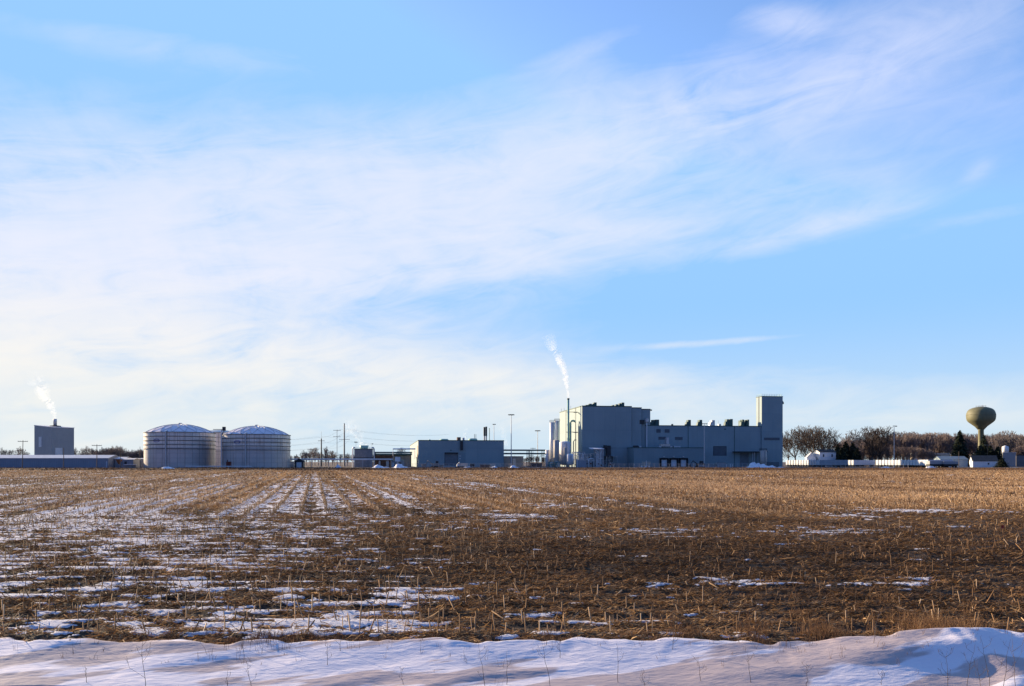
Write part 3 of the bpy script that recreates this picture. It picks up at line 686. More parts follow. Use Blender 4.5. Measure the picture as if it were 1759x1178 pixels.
# louvres, windows, doors
W1.panel('louver', 1127.5, 737, 1135, 743, m_louv); W1.panel('louver', 1142, 737, 1150, 743, m_louv)
W1.panel('louver', 1131, 750, 1144, 755, m_louv); W1.panel('louver', 1159.5, 750.5, 1172.5, 755.5, m_louv)
W1.panel('louver', 1226, 767, 1247, 782.5, m_louv, frame=0.25)
T1.panel('louver', 1312.5, 751.5, 1339, 756, m_louv)
W1.panel('wall_vent', 1244, 736, 1247, 738, m_trim)
for px in (1133, 1149.5, 1166):
    d = D1.panel('dock_door', px + 2.5, 789.5, px + 12.5, 801, m_door, 0.25)
    x0, y, z1 = D1.loc(px, 786.5); x1, _, _ = D1.loc(px + 15, 790); z0 = D1.loc(px, 801)[2]; xa = D1.loc(px + 2.5, 790)[0]; xb = D1.loc(px + 12.5, 790)[0]; za = D1.loc(px, 789.5)[2]
    q = MB().box(x0, xa - .003, y - 0.8, y - .003, z0, z1).box(xb + .003, x1, y - 0.8, y - .003, z0, z1).box(xa, xb, y - 0.8, y - .003, za + .003, z1)
    q.build('dock_seal', m_rub, d)
    x, y, z = D1.loc(px + 6, 783.5); MB().box(x, x + 0.9, y - .5, y - .003, z - .5, z).build('lamp', m_galv, fac)
# darker entrance with canopy near the tower, and canopy behind the pipework
cn = W1.loc(1258, 775.5); c2 = W1.loc(1312, 776.5)
MB().box(cn[0], c2[0], cn[1] - 5, cn[1] - .003, c2[2] - .1, c2[2] + .35).build('canopy', m_dark, fac)
for px in (1287, 1290, 1296): x, y, z = W1.loc(px, 777); MB().tube([(x, y - 4.5, -.2), (x, y - 4.5, z)], 0.16, 6).build('canopy_post', m_galv, fac)
W1.panel('garage_door', 1271, 778, 1286, 800, m_doorg)
T1.panel('garage_door', 1317, 793.5, 1338, 801, m_doorg)
x, y, z = W1.loc(1304, 774)
# rooftop units on the wing: green boxes with slanted intake hoods
for (a, b2, top) in ((1121.5, 1125, 722), (1127, 1132, 721.5), (1182.5, 1186.5, 722), (1202, 1206, 722), (1249, 1252.5, 721), (1254.5, 1258.5, 720.5), (1275.5, 1278, 721.5), (1284.5, 1286.5, 721.5)):
    W1.roofbox('rooftop_unit', a - .4, b2 + .3, top - 1.0, 8, 3.2, m_trim, hood=True)
W1.roofbox('rooftop_unit', 1272, 1275.2, 722, 9.5, 3, m_trim); W1.roofbox('rooftop_unit', 1280.5, 1284, 721.5, 9, 3, m_trim, hood=True)
W1.roofbox('rooftop_unit', 1223, 1228, 721.5, 10, 3, m_galv, hood=True)
W1.roofbox('exhaust_cap', 1235, 1238.5, 728, 12, 2, m_galv); W1.roofbox('exhaust_cap', 1155, 1156.5, 728, 12, 2, m_trim); W1.roofbox('exhaust_cap', 1180, 1181, 728, 12, 2, m_trim)
u = PL.u(1233.5, 12); MB().tube([(u, 12, W1.H - .3), (u, 12, PL.z(722, u, 12))], 0.12, 5).build('antenna', m_galv, fac)
# units on the tall block
for (a, b2, top, hd) in ((1006, 1010, 695.3, 0), (1012.5, 1016.5, 693.2, 1), (1020.5, 1025, 691, 1), (1058, 1062, 694.3, 0), (1064, 1067, 692.6, 0), (1068, 1072.5, 691.2, 1), (1052, 1055, 695.5, 0)):
    B1.roofbox('rooftop_unit', a, b2, top, 8, 3, m_trim, hood=bool(hd))
B1c.roofbox('rooftop_unit', 1117.3, 1120, 723, 9.5, 3, m_trim)
# gear on the lower dock roof
for (a, b2, top, mm_) in ((1090, 1096, 765, m_dark), (1136, 1151, 762.5, m_tan), (1145, 1149, 751.5, m_galv), (1132, 1155, 766.3, m_galv), (1158, 1169, 766, m_galv), (1098, 1102, 765.8, m_galv)):
    D1.roofbox('rooftop_unit', a, b2, top, -6 if b2 - a < 12 else -7.5, 3, mm_)
# exhaust riser on the step
u = PL.u(1110, 2.2); z0 = PL.z(768, u, 2); z1 = PL.z(724, u, 2)
MB().tube([(u, 1.2, z0), (u, 1.2, z1)], 0.3, 8).build('exhaust_pipe', m_white, fac)
MB().tube([(u, 1.0, z1 - .2), (u, 1.0, PL.z(719, u, 2))], 1.1, 12).build('exhaust_fan', m_galv, fac)
MB().box(u - 4.2, u - 1.5, 1.0, 2.9, PL.z(728, u), PL.z(721, u)).build('air_handler', m_dark, fac)
# railing and beacon on the tower, dark horn on its right side
rl = MB(); uu0, uu1 = T1.u0 + .3, T1.u1 - .3; zt = T1.H + .2
for zz in (0.55, 1.1):
    for (a, b2) in (((uu0, 1.9), (uu1, 1.9)), ((uu0, 1.9), (uu0, 8.4)), ((uu1, 1.9), (uu1, 8.4)), ((uu0, 8.4), (uu1, 8.4))): rl.tube([(a[0], a[1], zt + zz), (b2[0], b2[1], zt + zz)], 0.05, 4)
for k in range(9):
    q = uu0 + (uu1 - uu0) * k / 8; rl.tube([(q, 1.9, zt - .3), (q, 1.9, zt + 1.1)], 0.05, 4); rl.tube([(q, 8.4, zt - .3), (q, 8.4, zt + 1.1)], 0.05, 4)
rl.build('roof_railing', m_green, fac)
x, y, z = T1.loc(1344.5, 690); MB().poly([(x, y + .5, z - .4), (x, y + 3, z - .4), (x, y + .5, z + 1.1), (x, y + 3, z + 1.1), (x + 1.3, y + 1, z - 1.2), (x + 1.3, y + 2.5, z - 1.2), (x + 1.2, y + 1, z - .2), (x + 1.2, y + 2.5, z - .2)], [(0, 2, 6, 4), (1, 5, 7, 3), (2, 3, 7, 6), (0, 4, 5, 1), (4, 6, 7, 5), (0, 1, 3, 2)]).build('vent_hood', m_dark, fac)
MB().tube([(T1.u0 - .25, 5, W1.H), (T1.u0 - .25, 5, T1.H)], 0.16, 6).build('downpipe', m_tan, fac)
MB().tube([(-0.3, 15, 1), (-0.3, 15, B1.H)], 0.14, 6).build('downpipe', m_tan, fac)
MB().tube([(-0.3, 40, 1), (-0.3, 40, B1.H)], 0.14, 6).build('downpipe', m_tan, fac)
MB().box(-0.25, -.003, 42, 52, 12, 14).build('louver', m_tan, fac)
for v in (30, 48, 56): MB().tube([(0.5, v, B1.H), (0.5, v, B1.H + 2.2)], 0.08, 4).build('antenna', m_galv, fac)

# small tank beside the end tower
def vtank(name, label, px0, px1, top, v, m, group=None, cat='tank', dome=0.18, rail=False, legs=False, base=0.0, n=28, conetop=False):
    u0, u1 = PL.u(px0, v), PL.u(px1, v); uc = (u0 + u1) / 2; r = (u1 - u0) / 2; H = PL.z(top, uc, v); p = PL.pt(uc, v)
    root = empty(name, (p[0], p[1], 0), PL.yaw, label, cat, group)
    z0 = 1.6 if legs else -0.2
    dh = r * dome
    prof = [(r, z0), (r, H - dh)] + [(r * math.cos(a), H - dh + dh * math.sin(a)) for a in (0.35, 0.7, 1.05, 1.35)] + [(r * 0.05, H)]
    if legs: prof = [(r * 0.35, z0 - .5), (r * 0.85, z0 - .1)] + prof
    MB().lathe(prof, n).build('shell', m, root, smooth=True)
    bd = MB()
    for k in range(1, 5):
        z = z0 + (H - dh - z0) * k / 5; bd.lathe([(r + .03, z - .06), (r + .06, z), (r + .03, z + .06)], n)
    bd.build('weld_band', m, root)
    if legs:
        for k in range(4):
            a = math.pi / 4 + k * math.pi / 2; x, y = r * .85 * math.cos(a), r * .85 * math.sin(a); MB().tube([(x, y, -.2), (x, y, z0 + .2)], 0.14, 6).build('leg', m_galv, root)
    if rail:
        rr = MB()
        for zz in (.6, 1.2): rr.tube([((r + .1) * math.cos(a * .3927), (r + .1) * math.sin(a * .3927), H - dh + zz) for a in range(17)], 0.05, 4)
        for a in range(16): x, y = (r + .1) * math.cos(a * .3927), (r + .1) * math.sin(a * .3927); rr.tube([(x, y, H - dh - .2), (x, y, H - dh + 1.2)], 0.05, 4)
        rr.build('railing', m_dark, root)
    lad = MB().box(-.25, -.18, -r - .3, -r - .05, 0, H - dh).box(.18, .25, -r - .3, -r - .05, 0, H - dh)
    for k in range(int(H / 0.9)): lad.box(-.18, .18, -r - .25, -r - .2, k * .9, k * .9 + .08)
    lad.build('ladder', m_galv, root)
    return root, uc, r, H
vtank('storage_tank', 'grey cylindrical tank at the foot of the end tower', 1305.5, 1316.5, 773.5, -4, m_tan, dome=0.05, rail=True)

# ---------------- tanks, silo and stack left of the tall block
vtank('tall_silo', 'tall white railed silo, leftmost of the vessels beside the big block', 944.2, 954, 725, 14, m_white, dome=0.06, rail=True)
vtank('tall_silo', 'tall white silo behind and right of the railed silo, darker top', 952.5, 961.5, 722.5, 18, m_white, dome=0.06, rail=True)
vtank('storage_tank', 'stubby tan tank between the tall silos and the biggest white tank', 951, 960.8, 755.5, -3, m_tan, dome=0.1)
vtank('storage_tank', 'big round-topped tan-white tank left of the green stack', 961.2, 980, 757.5, 3, m_white, dome=0.25, legs=True)
vtank('storage_tank', 'slim orange-tan vessel in front of the big round-topped tank', 968.8, 974.4, 767.8, -4.5, m_tan, dome=0.3, legs=True)
vtank('storage_tank', 'squat white tank standing foremost at the left of the grey enclosure', 973.2, 985.2, 779, -9, m_white, dome=0.22, legs=True)
vtank('storage_tank', 'low pale tank at the right end of the pipe rack', 937, 944.3, 772.5, 4, m_white, dome=0.15)

sg = empty('chimney_stack', PL.pt(PL.u(976.2, 9), 9), PL.yaw, 'slender tall green chimney stack in front of the sunlit side wall', 'chimney')
U = PL.u(976.2, 9); Hs = PL.z(684, U, 9)
MB().lathe([(0.85, -.2), (0.85, 6), (0.62, 8), (0.62, Hs)], 16).build('flue', m_green, sg, smooth=True)
MB().lathe([(0.66, Hs - .8), (0.72, Hs - .7), (0.72, Hs), (0.60, Hs + .02)], 16).build('flue_rim', m_dark, sg)
for py in (707.5, 742):
    z = PL.z(py, U, 9); L = -U - 0.4
    MB().box(-1.2, L, -.25, .25, z - .15, z + .15).box(L - 2.4, L, -.9, .9, z - .35, z - .16).build('stay_bracket', m_steel, sg)
MB().tube([(1.3, .3, 2), (1.3, .3, PL.z(726, U, 9)), (1.9, .3, PL.z(723, U, 9)), (3.2, .3, PL.z(722.3, U, 9)), (4.2, .3, PL.z(724, U, 9))], 0.62, 10).build('duct', m_green, sg)
MB().tube([(4.4, .3, PL.z(724, U, 9)), (4.4, .3, 8)], 0.14, 6).tube([(2.9, -.6, 7), (2.9, -.6, PL.z(758, U, 9)), (3.6, -.6, PL.z(755.5, U, 9)), (4.6, -.6, PL.z(755.5, U, 9))], 0.28, 6).build('pipe', m_steel, sg)

# pipework yard: several skids, each a steel frame full of pipes and valves
def skid(name, label, px0, px1, top, v, dep, seed, nb=3, npipes=14, mframe=None, group=None, cat='pipework', roof=None):
    rn = random.Random(seed); u0, u1 = PL.u(px0, v), PL.u(px1, v); H = PL.z(top, u0, v); W = u1 - u0
    p = PL.pt(u0, v); root = empty(name, (p[0], p[1], 0), PL.yaw, label, cat, group)
    for k in range(nb):
        for y in (0, dep): x = W * k / (nb - 1); MB().box(x - .14, x + .14, y - .14, y + .14, -.2, H - .28).build('post', mframe or m_galv, root)
    for z in (H * 0.5, H):
        fr = MB().box(-.15, W + .15, -.14, .14, z - .28, z - .003).box(-.15, W + .15, dep - .14, dep + .14, z - .28, z - .003)
        if z < H: fr = MB().box(-.15, W + .15, -.32, -.15, z - .28, z - .003).box(-.15, W + .15, dep + .15, dep + .32, z - .28, z - .003)
        fr.build('beam', mframe or m_galv, root)
    for k in range(npipes):
        x = rn.uniform(0.2, W - .2); y = rn.uniform(-.6, dep); r = rn.choice((.1, .16, .24, .3)); z1 = rn.uniform(H * .35, H * 1.02); x2 = min(W, max(0, x + rn.uniform(-3, 3)))
        mm_ = rn.choice((m_white, m_white, m_galv, m_white, m_cream))
        pp = MB().tube([(x, y, -.1), (x, y, z1 - .4), (x + (0.3 if x2 > x else -.3), y, z1), (x2, y, z1)], r, 8)
        o = pp.build('pipe', mm_, root)
        if k % 3 == 0:
            zv = rn.uniform(.8, max(1.0, z1 - 1)); MB().lathe([(r * .5, zv - .4), (r * 2.2, zv - .3), (r * 2.2, zv + .3), (r * .5, zv + .4)], 10, x, y).build('valve', rn.choice((m_dark, m_rust, m_cream)), root)
    if roof:
        MB().poly([(-3, -1, H + .35), (W + .4, -1, H + .35), (W + .4, dep + 1, H + .95), (-3, dep + 1, H + .95), (-3, -1, H + .02), (W + .4, -1, H + .02), (W + .4, dep + 1, H + .62), (-3, dep + 1, H + .62)],
                  [(0, 1, 2, 3), (7, 6, 5, 4), (0, 4, 5, 1), (1, 5, 6, 2), (2, 6, 7, 3), (3, 7, 4, 0)]).build('roof', m_snowp, root)
    return root
skid('pipe_skid', 'tangle of silver pipes above the plain grey enclosure', 986, 1004, 776, -5, 4, 3, 4, 22)
skid('pipe_skid', 'open steel frame with a snowy slanted roof over valves and pipes', 1024, 1036, 771.5, -10, 4, 5, 3, 20, roof=True)
skid('pipe_skid', 'pale pipes and valves between the grey enclosure and the roofed frame', 1006, 1022, 779, -7, 3, 8, 3, 18)
skid('pipe_skid', 'low pump pipework with teal motors at the feet of the silos', 944, 962, 793, -12, 3, 12, 4, 12, m_teal)
skid('pipe_skid', 'short pipes and valves right of the roofed pipe frame', 1038, 1052, 783, -6, 3, 15, 3, 9, m_dark)
en = empty('equipment_enclosure', PL.pt(PL.u(993, -13), -13), PL.yaw, 'plain grey metal enclosure in front of the tangled pipes', 'shed')
U = PL.u(993, -13); W = PL.u(1007.5, -13) - U; Hh = PL.z(790.5, U, -13)
MB().box(0, W, 0, 4, -.2, Hh).build('wall', m_shed, en); MB().box(-.15, W + .15, -.15, 4.15, Hh, Hh + .2).build('roof', m_galv, en); MB().box(-.9, -.2, -.2, .4, -.2, Hh + .6).build('corner_post', m_galv, en)
cb = empty('control_cabinet', PL.pt(PL.u(958, -14), -14), PL.yaw, 'small sunlit orange-tan cabinet right of the teal pumps', 'cabinet')
MB().box(0, 1.1, 0, 1.8, -.2, 2.3).build('body', m_cream, cb); MB().box(-.1, 1.2, -.1, 1.9, 2.3, 2.42).build('lid', m_galv, cb); MB().box(.2, .9, -.05, -.003, .3, 2.0).build('door', m_tan, cb)
# platform with grey railings right of the pipes and the dark duct
pf = empty('loading_platform', PL.pt(PL.u(1037, -5), -5), PL.yaw, 'thin grey platform with a dark duct against the tall block', 'platform')
U = PL.u(1037, -5); W = PL.u(1060, -5) - U; z = PL.z(783, U, -5)
MB().box(0, W, 0, 4.9, z - .25, z).build('deck', m_galv, pf)
for k in range(5): MB().tube([(W * k / 4, .2, -.2), (W * k / 4, .2, z - .26)], .1, 6).build('post', m_galv, pf)
a = PL.u(1044.5, -5) - U; MB().box(a, a + 2.2, 2, 4.8, z + .003, PL.z(765, U, -5)).box(a - 1.4, a - .003, 2.3, 4.7, PL.z(770, U, -5), PL.z(764.5, U, -5)).build('duct', m_dark, pf)

# ---------------- the second building with the twin black stacks
bb = empty('process_building', PL.pt(PL.u(718.5), 0), PL.yaw, 'wide low blue-grey building with roller door and twin black-topped stacks on its roof', 'factory')
U0 = PL.u(718.5)
P1 = Block(PL, bb, U0, 0, 718.5, 865.5, 756, 0, 150, trim=0.4)
P1.panel('roller_door', 764.5, 779, 785.5, 799.5, m_doorg, frame=0.25)
MB().box(*(P1.loc(763.5, 778)[0], P1.loc(787, 778)[0]), -1.3, -.32, P1.loc(764, 778.6)[2], P1.loc(764, 777)[2]).build('door_hood', m_dark, bb)
P1.panel('door_outline', 788, 777.5, 799.5, 800, m_wall2, 0.06)
x0, _, z1 = P1.loc(790.5, 757.6); x1, _, z0 = P1.loc(795, 773); MB().box(x0, x1, -1.6, -.003, z0, z1).build('duct', m_dark, bb)
P1.panel('wall_box', 784, 777, 786, 779.5, m_dark, .5); P1.panel('wall_box', 773.5, 772.5, 775.5, 774, m_dark, .3)
for k, py in enumerate((782.5, 787)): P1.panel('vent', 789, py, 791.5, py + 1.3, m_door, .2)
P1.panel('low_door', 807.5, 796, 815.5, 801, m_dark, .2)
MB().box(-.2, -.003, 6, 24, 5, 12).build('side_door', m_cream, bb); MB().box(-.15, -.003, 50, 75, 5, 11).build('side_door', m_shed, bb)
def low_dome(px0, px1, top, v):
    u0, u1 = PL.u(px0, v), PL.u(px1, v); r = (u1 - u0) / 2; H = PL.z(top, u0, v)
    MB().lathe([(r, P1.H - .3), (r, H - .5), (r * .85, H), (.1, H + .1)], 20, (u0 + u1) / 2 - U0, v).build('roof_fan', m_green, bb)
low_dome(755, 770.5, 753.8, 6); low_dome(804.5, 820, 753, 6); low_dome(736, 740, 754.8, 6)
for (a, b2, top, mm_) in ((785.5, 791.5, 750.8, m_brown), (795, 798, 751.8, m_galv)): P1.roofbox('rooftop_unit', a, b2, top, 3, 4, mm_)
for px in (815, 817.5): u = PL.u(px, 5) - U0; MB().tube([(u, 5, P1.H - .3), (u, 5, PL.z(745.5, u + U0, 5))], .12, 6).build('vent_pipe', m_dark, bb)
for px, tp in ((832, 733.4), (835.3, 732.6)):
    u = PL.u(px, 8) - U0; zt = PL.z(tp, u + U0, 8); zm = PL.z(748, u + U0, 8)
    st = MB().tube([(u, 8, P1.H - .4), (u, 8, zm)], .42, 10).build('stack', m_tan, bb); MB().tube([(u, 8, zm - .2), (u, 8, zt)], .52, 12).build('stack_sleeve', m_dark, st)
u = PL.u(840.7, 8) - U0; MB().tube([(u, 8, P1.H - .3), (u, 8, PL.z(735, u + U0, 8))], .22, 8).build('vent_pipe', m_green, bb)

# ---------------- pipe racks (two-level bridges)
def rack(label, px0, px1, rows, v, dep, posts, mcol=None, brace=()):
    u0, u1 = PL.u(px0, v), PL.u(px1, v); p = PL.pt(u0, v); root = empty('pipe_rack', (p[0], p[1], 0), PL.yaw, label, 'pipe bridge')
    W = u1 - u0; zt = PL.z(rows[0][0], u0, v)
    for (a, b2) in rows:
        z1, z0 = PL.z(a, u0, v), PL.z(b2, u0, v)
        MB().box(0, W, 0, .25, z0, z1).box(0, W, dep, dep + .25, z0, z1).build('girder', mcol or m_trim, root)
        for k in range(4): y = .5 + (dep - .8) * k / 3; MB().tube([(0, y, z1 - .12), (W, y, z1 - .12)], .22, 8).build('pipe', (m_galv, m_white, m_green, m_galv)[k], root)
    for q in posts:
        x = PL.u(q, v) - u0
        for y in (0.12, dep + .12): MB().box(x - .18, x + .18, y - .1 if y < 1 else y - .1, y + .1, -.2, zt - .003).build('post', m_dark, root)
    for (a, b2, t0, t1) in brace:
        xa, xb = PL.u(a, v) - u0, PL.u(b2, v) - u0; za, zb = PL.z(t0, u0, v), PL.z(t1, u0, v)
        for y in (-.12, dep + .38): MB().tube([(xa, y, za), (xb, y, zb)], .11, 5).tube([(xa, y - .02, zb), (xb, y - .02, za)], .11, 5).build('brace', m_dark, root)
    return root
rack('two-level dark pipe bridge running between the low building and the silos', 866, 937, ((772, 774.2), (777.8, 780.2)), 10, 6, (908.5, 912.5, 934.5), brace=((912.5, 934.5, 781, 793),))
rack('dark green pipe bridge left of the low blue-grey building', 642.5, 708, ((776, 778), (779, 781)), 6, 6, (645, 675.5, 706))
hp = empty('overhead_pipe', PL.pt(PL.u(500, -6), -6), PL.yaw, 'long thin white pipe on posts running past the cooling tower', 'pipeline')
U = PL.u(500, -6); W = PL.u(675, -6) - U; z = PL.z(788.8, U + W / 2, -6)
MB().tube([(0, 0, z), (W, 0, z), (W, 0, PL.z(771, U + W, -6)), (W + 12, 0, PL.z(770.8, U + W, -6))], .36, 8).build('pipe', m_white, hp)
for k in range(12): x = W * (k + .4) / 12; MB().box(x - .1, x + .1, -.1, .1, -.2, z - .3).build('post', m_galv, hp)
dk = empty('covered_skip', PL.pt(PL.u(912, 6), 6), PL.yaw, 'long dark container lying under the pipe bridge braces', 'container')
MB().box(0, 6.5, 0, 2.6, .1, 2.1).build('body', m_dark, dk); MB().box(-.15, 6.65, -.15, 2.75, 2.1, 2.3).build('lid', m_rub, dk)
def hut(name, label, cat, px0, px1, top, v, dep, m, mroof, gable=0.0, door=None, fr=PL, group=None, win=None, mdoor=None):
    u0, u1 = fr.u(px0, v), fr.u(px1, v); W = u1 - u0; H = fr.z(top, u0, v); p = fr.pt(u0, v)
    root = empty(name, (p[0], p[1], 0), fr.yaw, label, cat, group)
    MB().box(0, W, 0, dep, -.2, H).build('wall', m, root)
    e = .3
    if gable > 0:     # ridge runs left-right
        MB().poly([(-e, -e, H - .02), (W + e, -e, H - .02), (W + e, dep / 2, H + gable), (-e, dep / 2, H + gable), (-e, dep + e, H - .02), (W + e, dep + e, H - .02),
                   (-e, -e, H + .18), (W + e, -e, H + .18), (W + e, dep / 2, H + gable + .2), (-e, dep / 2, H + gable + .2), (-e, dep + e, H + .18), (W + e, dep + e, H + .18)],
                  [(6, 7, 8, 9), (9, 8, 11, 10), (0, 3, 2, 1), (3, 4, 5, 2), (0, 1, 7, 6), (4, 10, 11, 5), (0, 6, 9, 3), (3, 9, 10, 4), (1, 2, 8, 7), (2, 5, 11, 8)]).build('roof', mroof, root)
        MB().poly([(0.01, .05, H), (0.01, dep - .05, H), (0.01, dep / 2, H + gable - .03), (W - .01, .05, H), (W - .01, dep - .05, H), (W - .01, dep / 2, H + gable - .03)], [(0, 2, 1), (3, 4, 5), (0, 1, 4, 3), (0, 3, 5, 2), (1, 2, 5, 4)]).build('gable', m, root)
    elif gable < 0:   # ridge runs front to back: gable faces the camera
        g = -gable
        MB().poly([(-e, -e, H - .02), (W / 2, -e, H + g), (W + e, -e, H - .02), (-e, dep + e, H - .02), (W / 2, dep + e, H + g), (W + e, dep + e, H - .02),
                   (-e, -e, H + .2), (W / 2, -e, H + g + .2), (W + e, -e, H + .2), (-e, dep + e, H + .2), (W / 2, dep + e, H + g + .2), (W + e, dep + e, H + .2)],
                  [(6, 7, 10, 9), (7, 8, 11, 10), (0, 3, 4, 1), (1, 4, 5, 2), (0, 1, 7, 6), (1, 2, 8, 7), (3, 9, 10, 4), (4, 10, 11, 5), (0, 6, 9, 3), (2, 5, 11, 8)]).build('roof', mroof, root)
        MB().poly([(.05, .01, H), (W - .05, .01, H), (W / 2, .01, H + g - .03), (.05, dep - .01, H), (W - .05, dep - .01, H), (W / 2, dep - .01, H + g - .03)], [(0, 1, 2), (3, 5, 4), (0, 3, 4, 1), (0, 2, 5, 3), (1, 4, 5, 2)]).build('gable', m, root)
    else: MB().box(-e, W + e, -e, dep + e, H, H + .25).build('roof', mroof, root)
    for (a, b2, h) in (door or ()): MB().box(W * a, W * b2, -.1, -.003, -.1, H * h).build('door', mdoor or m_door, root)
    for (a, b2, c, d) in (win or ()): MB().box(W * a, W * b2, -.08, -.003, H * c, H * d).build('window', m_glass, root)
    return root
hut('utility_shed', 'small grey shed under the pipe bridge, right of the tan vent box', 'shed', 671.5, 694, 790.5, -4, 8, m_grey, m_green, 0, ((.1, .25, .7),), win=((.5, .8, .3, .7),))
hut('utility_building', 'brown-walled building behind the long white pipe', 'building', 644, 676, 782, 12, 15, m_brown, m_dark, 0, ((.2, .3, .5), (.6, .75, .5)))
hut('utility_building', 'grey-walled building right of the brown one under the green pipe bridge', 'building', 676.5, 706, 782, 14, 15, m_shed, m_dark, 0)
hut('utility_building', 'pale low building behind the tall light mast, under the pipe bridge', 'building', 866, 899, 784, 30, 15, m_grey, m_shedroof, 0, ((.45, .6, .8),))
hut('utility_shed', 'small dark-roofed garage with a white door right of the twin tanks', 'garage', 506, 521, 793, -12, 8, m_dark, m_roof, -1.5, ((.22, .8, .9),))
hut('utility_shed', 'low white shed half hidden left of the small garage', 'shed', 498, 505, 793, -4, 7, m_white, m_shedroof, 0, ((.5, .8, .8),))
vb = empty('vent_box', PL.pt(PL.u(683, -6.5), -6.5), PL.yaw, 'pale square vent on a post above the small grey shed', 'vent')
MB().box(-1.4, 1.4, -1, 1, PL.z(788.5, 0) - 1.3, PL.z(785, 0)).build('box', m_white, vb); MB().box(-.5, .5, -.5, .5, -.2, PL.z(788.5, 0) - 1.3).build('post', m_galv, vb)

# cooling tower
ct = empty('cooling_tower', PL.pt(PL.u(608.5, 0), 0), PL.yaw, 'grey ribbed cooling tower with a flared fan cylinder on top', 'cooling tower')
U = PL.u(608.5, 0); W = PL.u(640, 0) - U; H = PL.z(771.5, U, 0)
MB().box(0, W, 0, 11, -.2, H).build('casing', mat('cooling_tower_ribs', (0.23, 0.23, 0.235), 0.7, 0.15, 1.0, ribs=0.7, streak=0.4), ct)
MB().box(-.15, W + .15, -.15, 11.15, H * .53, H * .56).build('band', m_dark, ct); MB().box(-.2, W + .2, -.2, 11.2, H, H + .3).build('deck', m_trim, ct)
cx = PL.u(625.5, 5.5) - U; zt = PL.z(765, U, 5); MB().lathe([(2.1, H + .3), (2.15, H + .8), (2.5, zt), (2.4, zt + .02), (1.9, zt - .5)], 28, cx, 5.5).build('fan_cylinder', m_green, ct, smooth=True)
for s_, x in ((-1, -.5), (1, W + .5)): MB().tube([(x - s_ * 1.0, 1, H + .9), (x, 1, H + .9), (x + s_ * .3, 1, H + .2), (x + s_ * .3, 1, -.2)], .38, 8).build('riser_pipe', m_white if s_ < 0 else m_galv, ct)
rl = MB()
for z in (.6, 1.15): rl.tube([(0, 0, H + z), (W, 0, H + z)], .04, 4).tube([(0, 11, H + z), (W, 11, H + z)], .04, 4)
for k in range(7): rl.tube([(W * k / 6, 0, H + .3), (W * k / 6, 0, H + 1.15)], .04, 4)
rl.build('railing', m_galv, ct)

# ---------------- the big field-side tanks
def big_tank(label, px0, px1, eave, top, d, pipe_px, logo=None, logo_z=None):
    ct_ = math.cos(math.atan(abs((px0 + px1) / 2 - CX) / FPX)); r = (px1 - px0) / 2 / FPX * d * ct_; dc = d + r * .25
    r = (px1 - px0) / 2 / FPX * dc * ct_; cx = gx((px0 + px1) / 2, dc)
    H = gz(eave, d); Ht = gz(top, d + 4)
    root = empty('storage_tank', (cx, dc, 0), 0, label, 'storage tank', 'big domed tanks')
    wl = MB().lathe([(r, -.2), (r, H)], 72); wl.f = wl.f[:-2]; wl.build('shell', m_tank, root, smooth=True)
    prof = [(r + .25, H - .05), (r + .25, H + .15)]; s_ = (Ht - H)
    Rr = (r * r * .94 + s_ * s_) / (2 * s_); r2 = r * .97
    for k in range(0, 11): rr = r2 * (1 - k / 10.0); prof.append((max(rr, .05), H + .15 + math.sqrt(max(Rr * Rr - rr * rr, 0)) - (Rr - s_)))
    dm = MB().lathe(prof, 36); dome = dm.build('dome', m_dome, root, smooth=True)
    ribs = MB()
    for k in range(18):
        for sgn in (1, -1):
            pts = []
            for j in range(9):
                f = j / 8; rr = r2 * (1 - f) + .2; a = 2 * math.pi * k / 18 + sgn * 0.34 * f * 1.6
                pts.append((rr * math.cos(a), rr * math.sin(a), H + .26 + math.sqrt(max(Rr * Rr - rr * rr, 0)) - (Rr - s_)))
            ribs.tube(pts, .09, 4)
    ribs.build('dome_struts', m_galv, root)
    MB().lathe([(1.0, Ht - .3), (1.0, Ht + .5), (.7, Ht + .8), (.1, Ht + .85)], 12).build('roof_vent', m_galv, root)
    for k in range(1, 6):
        z = H * (.42 + .116 * k) if k > 0 else 0; MB().lathe([(r + .02, z - .16), (r + .3, z - .13), (r + .3, z + .13), (r + .02, z + .16)], 72).build('wind_girder', m_girder, root)
    px = (pipe_px - CX) / FPX * d - cx; py = -math.sqrt(max(r * r - px * px, 0)) - .5
    MB().tube([(px, py, 0), (px, py, H + .3), (px, py + 2, H + .7)], .34, 8).build('riser_pipe', m_galv, root)
    lx = -r * .985; MB().box(lx - .75, lx - .45, -.4, .4, -.1, H + .8).build('ladder', m_galv, root)
    if logo:
        px = (logo - CX) / FPX * d - cx; z = gz(logo_z, d); a = math.atan2(-math.sqrt(r * r - px * px), px)
        lg = MB(); n = 20; P = []
        for rad_ in (1.0, .72):
            for j in range(n): q = 2 * math.pi * j / n; aa = a + rad_ * 1.9 * math.cos(q) / r; P.append(((r + .06) * math.cos(aa), (r + .06) * math.sin(aa), z + .85 * rad_ * math.sin(q)))
        lg.poly(P, [(j, (j + 1) % n, n + (j + 1) % n, n + j) for j in range(n)])
        for (a0, a1, zz) in ((-1.0, 1.0, .1), (-.8, .8, -.22)):
            Q = [((r + .07) * math.cos(a + q / r), (r + .07) * math.sin(a + q / r), z + zz + dz) for q, dz in ((a0, 0), (a1, 0), (a1, .2), (a0, .2))]; lg.poly(Q, [(0, 1, 2, 3)])
        lg.build('emblem', m_logo, root)
    return root
big_tank('leftmost of the twin big steel tanks with a pale ribbed dome', 248, 371, 743.3, 729, 405, 304, 287, 757.5)
big_tank('right one of the twin big steel tanks with a pale ribbed dome', 382, 499.5, 747, 732.2, 405, 436.5, 421.5, 760)
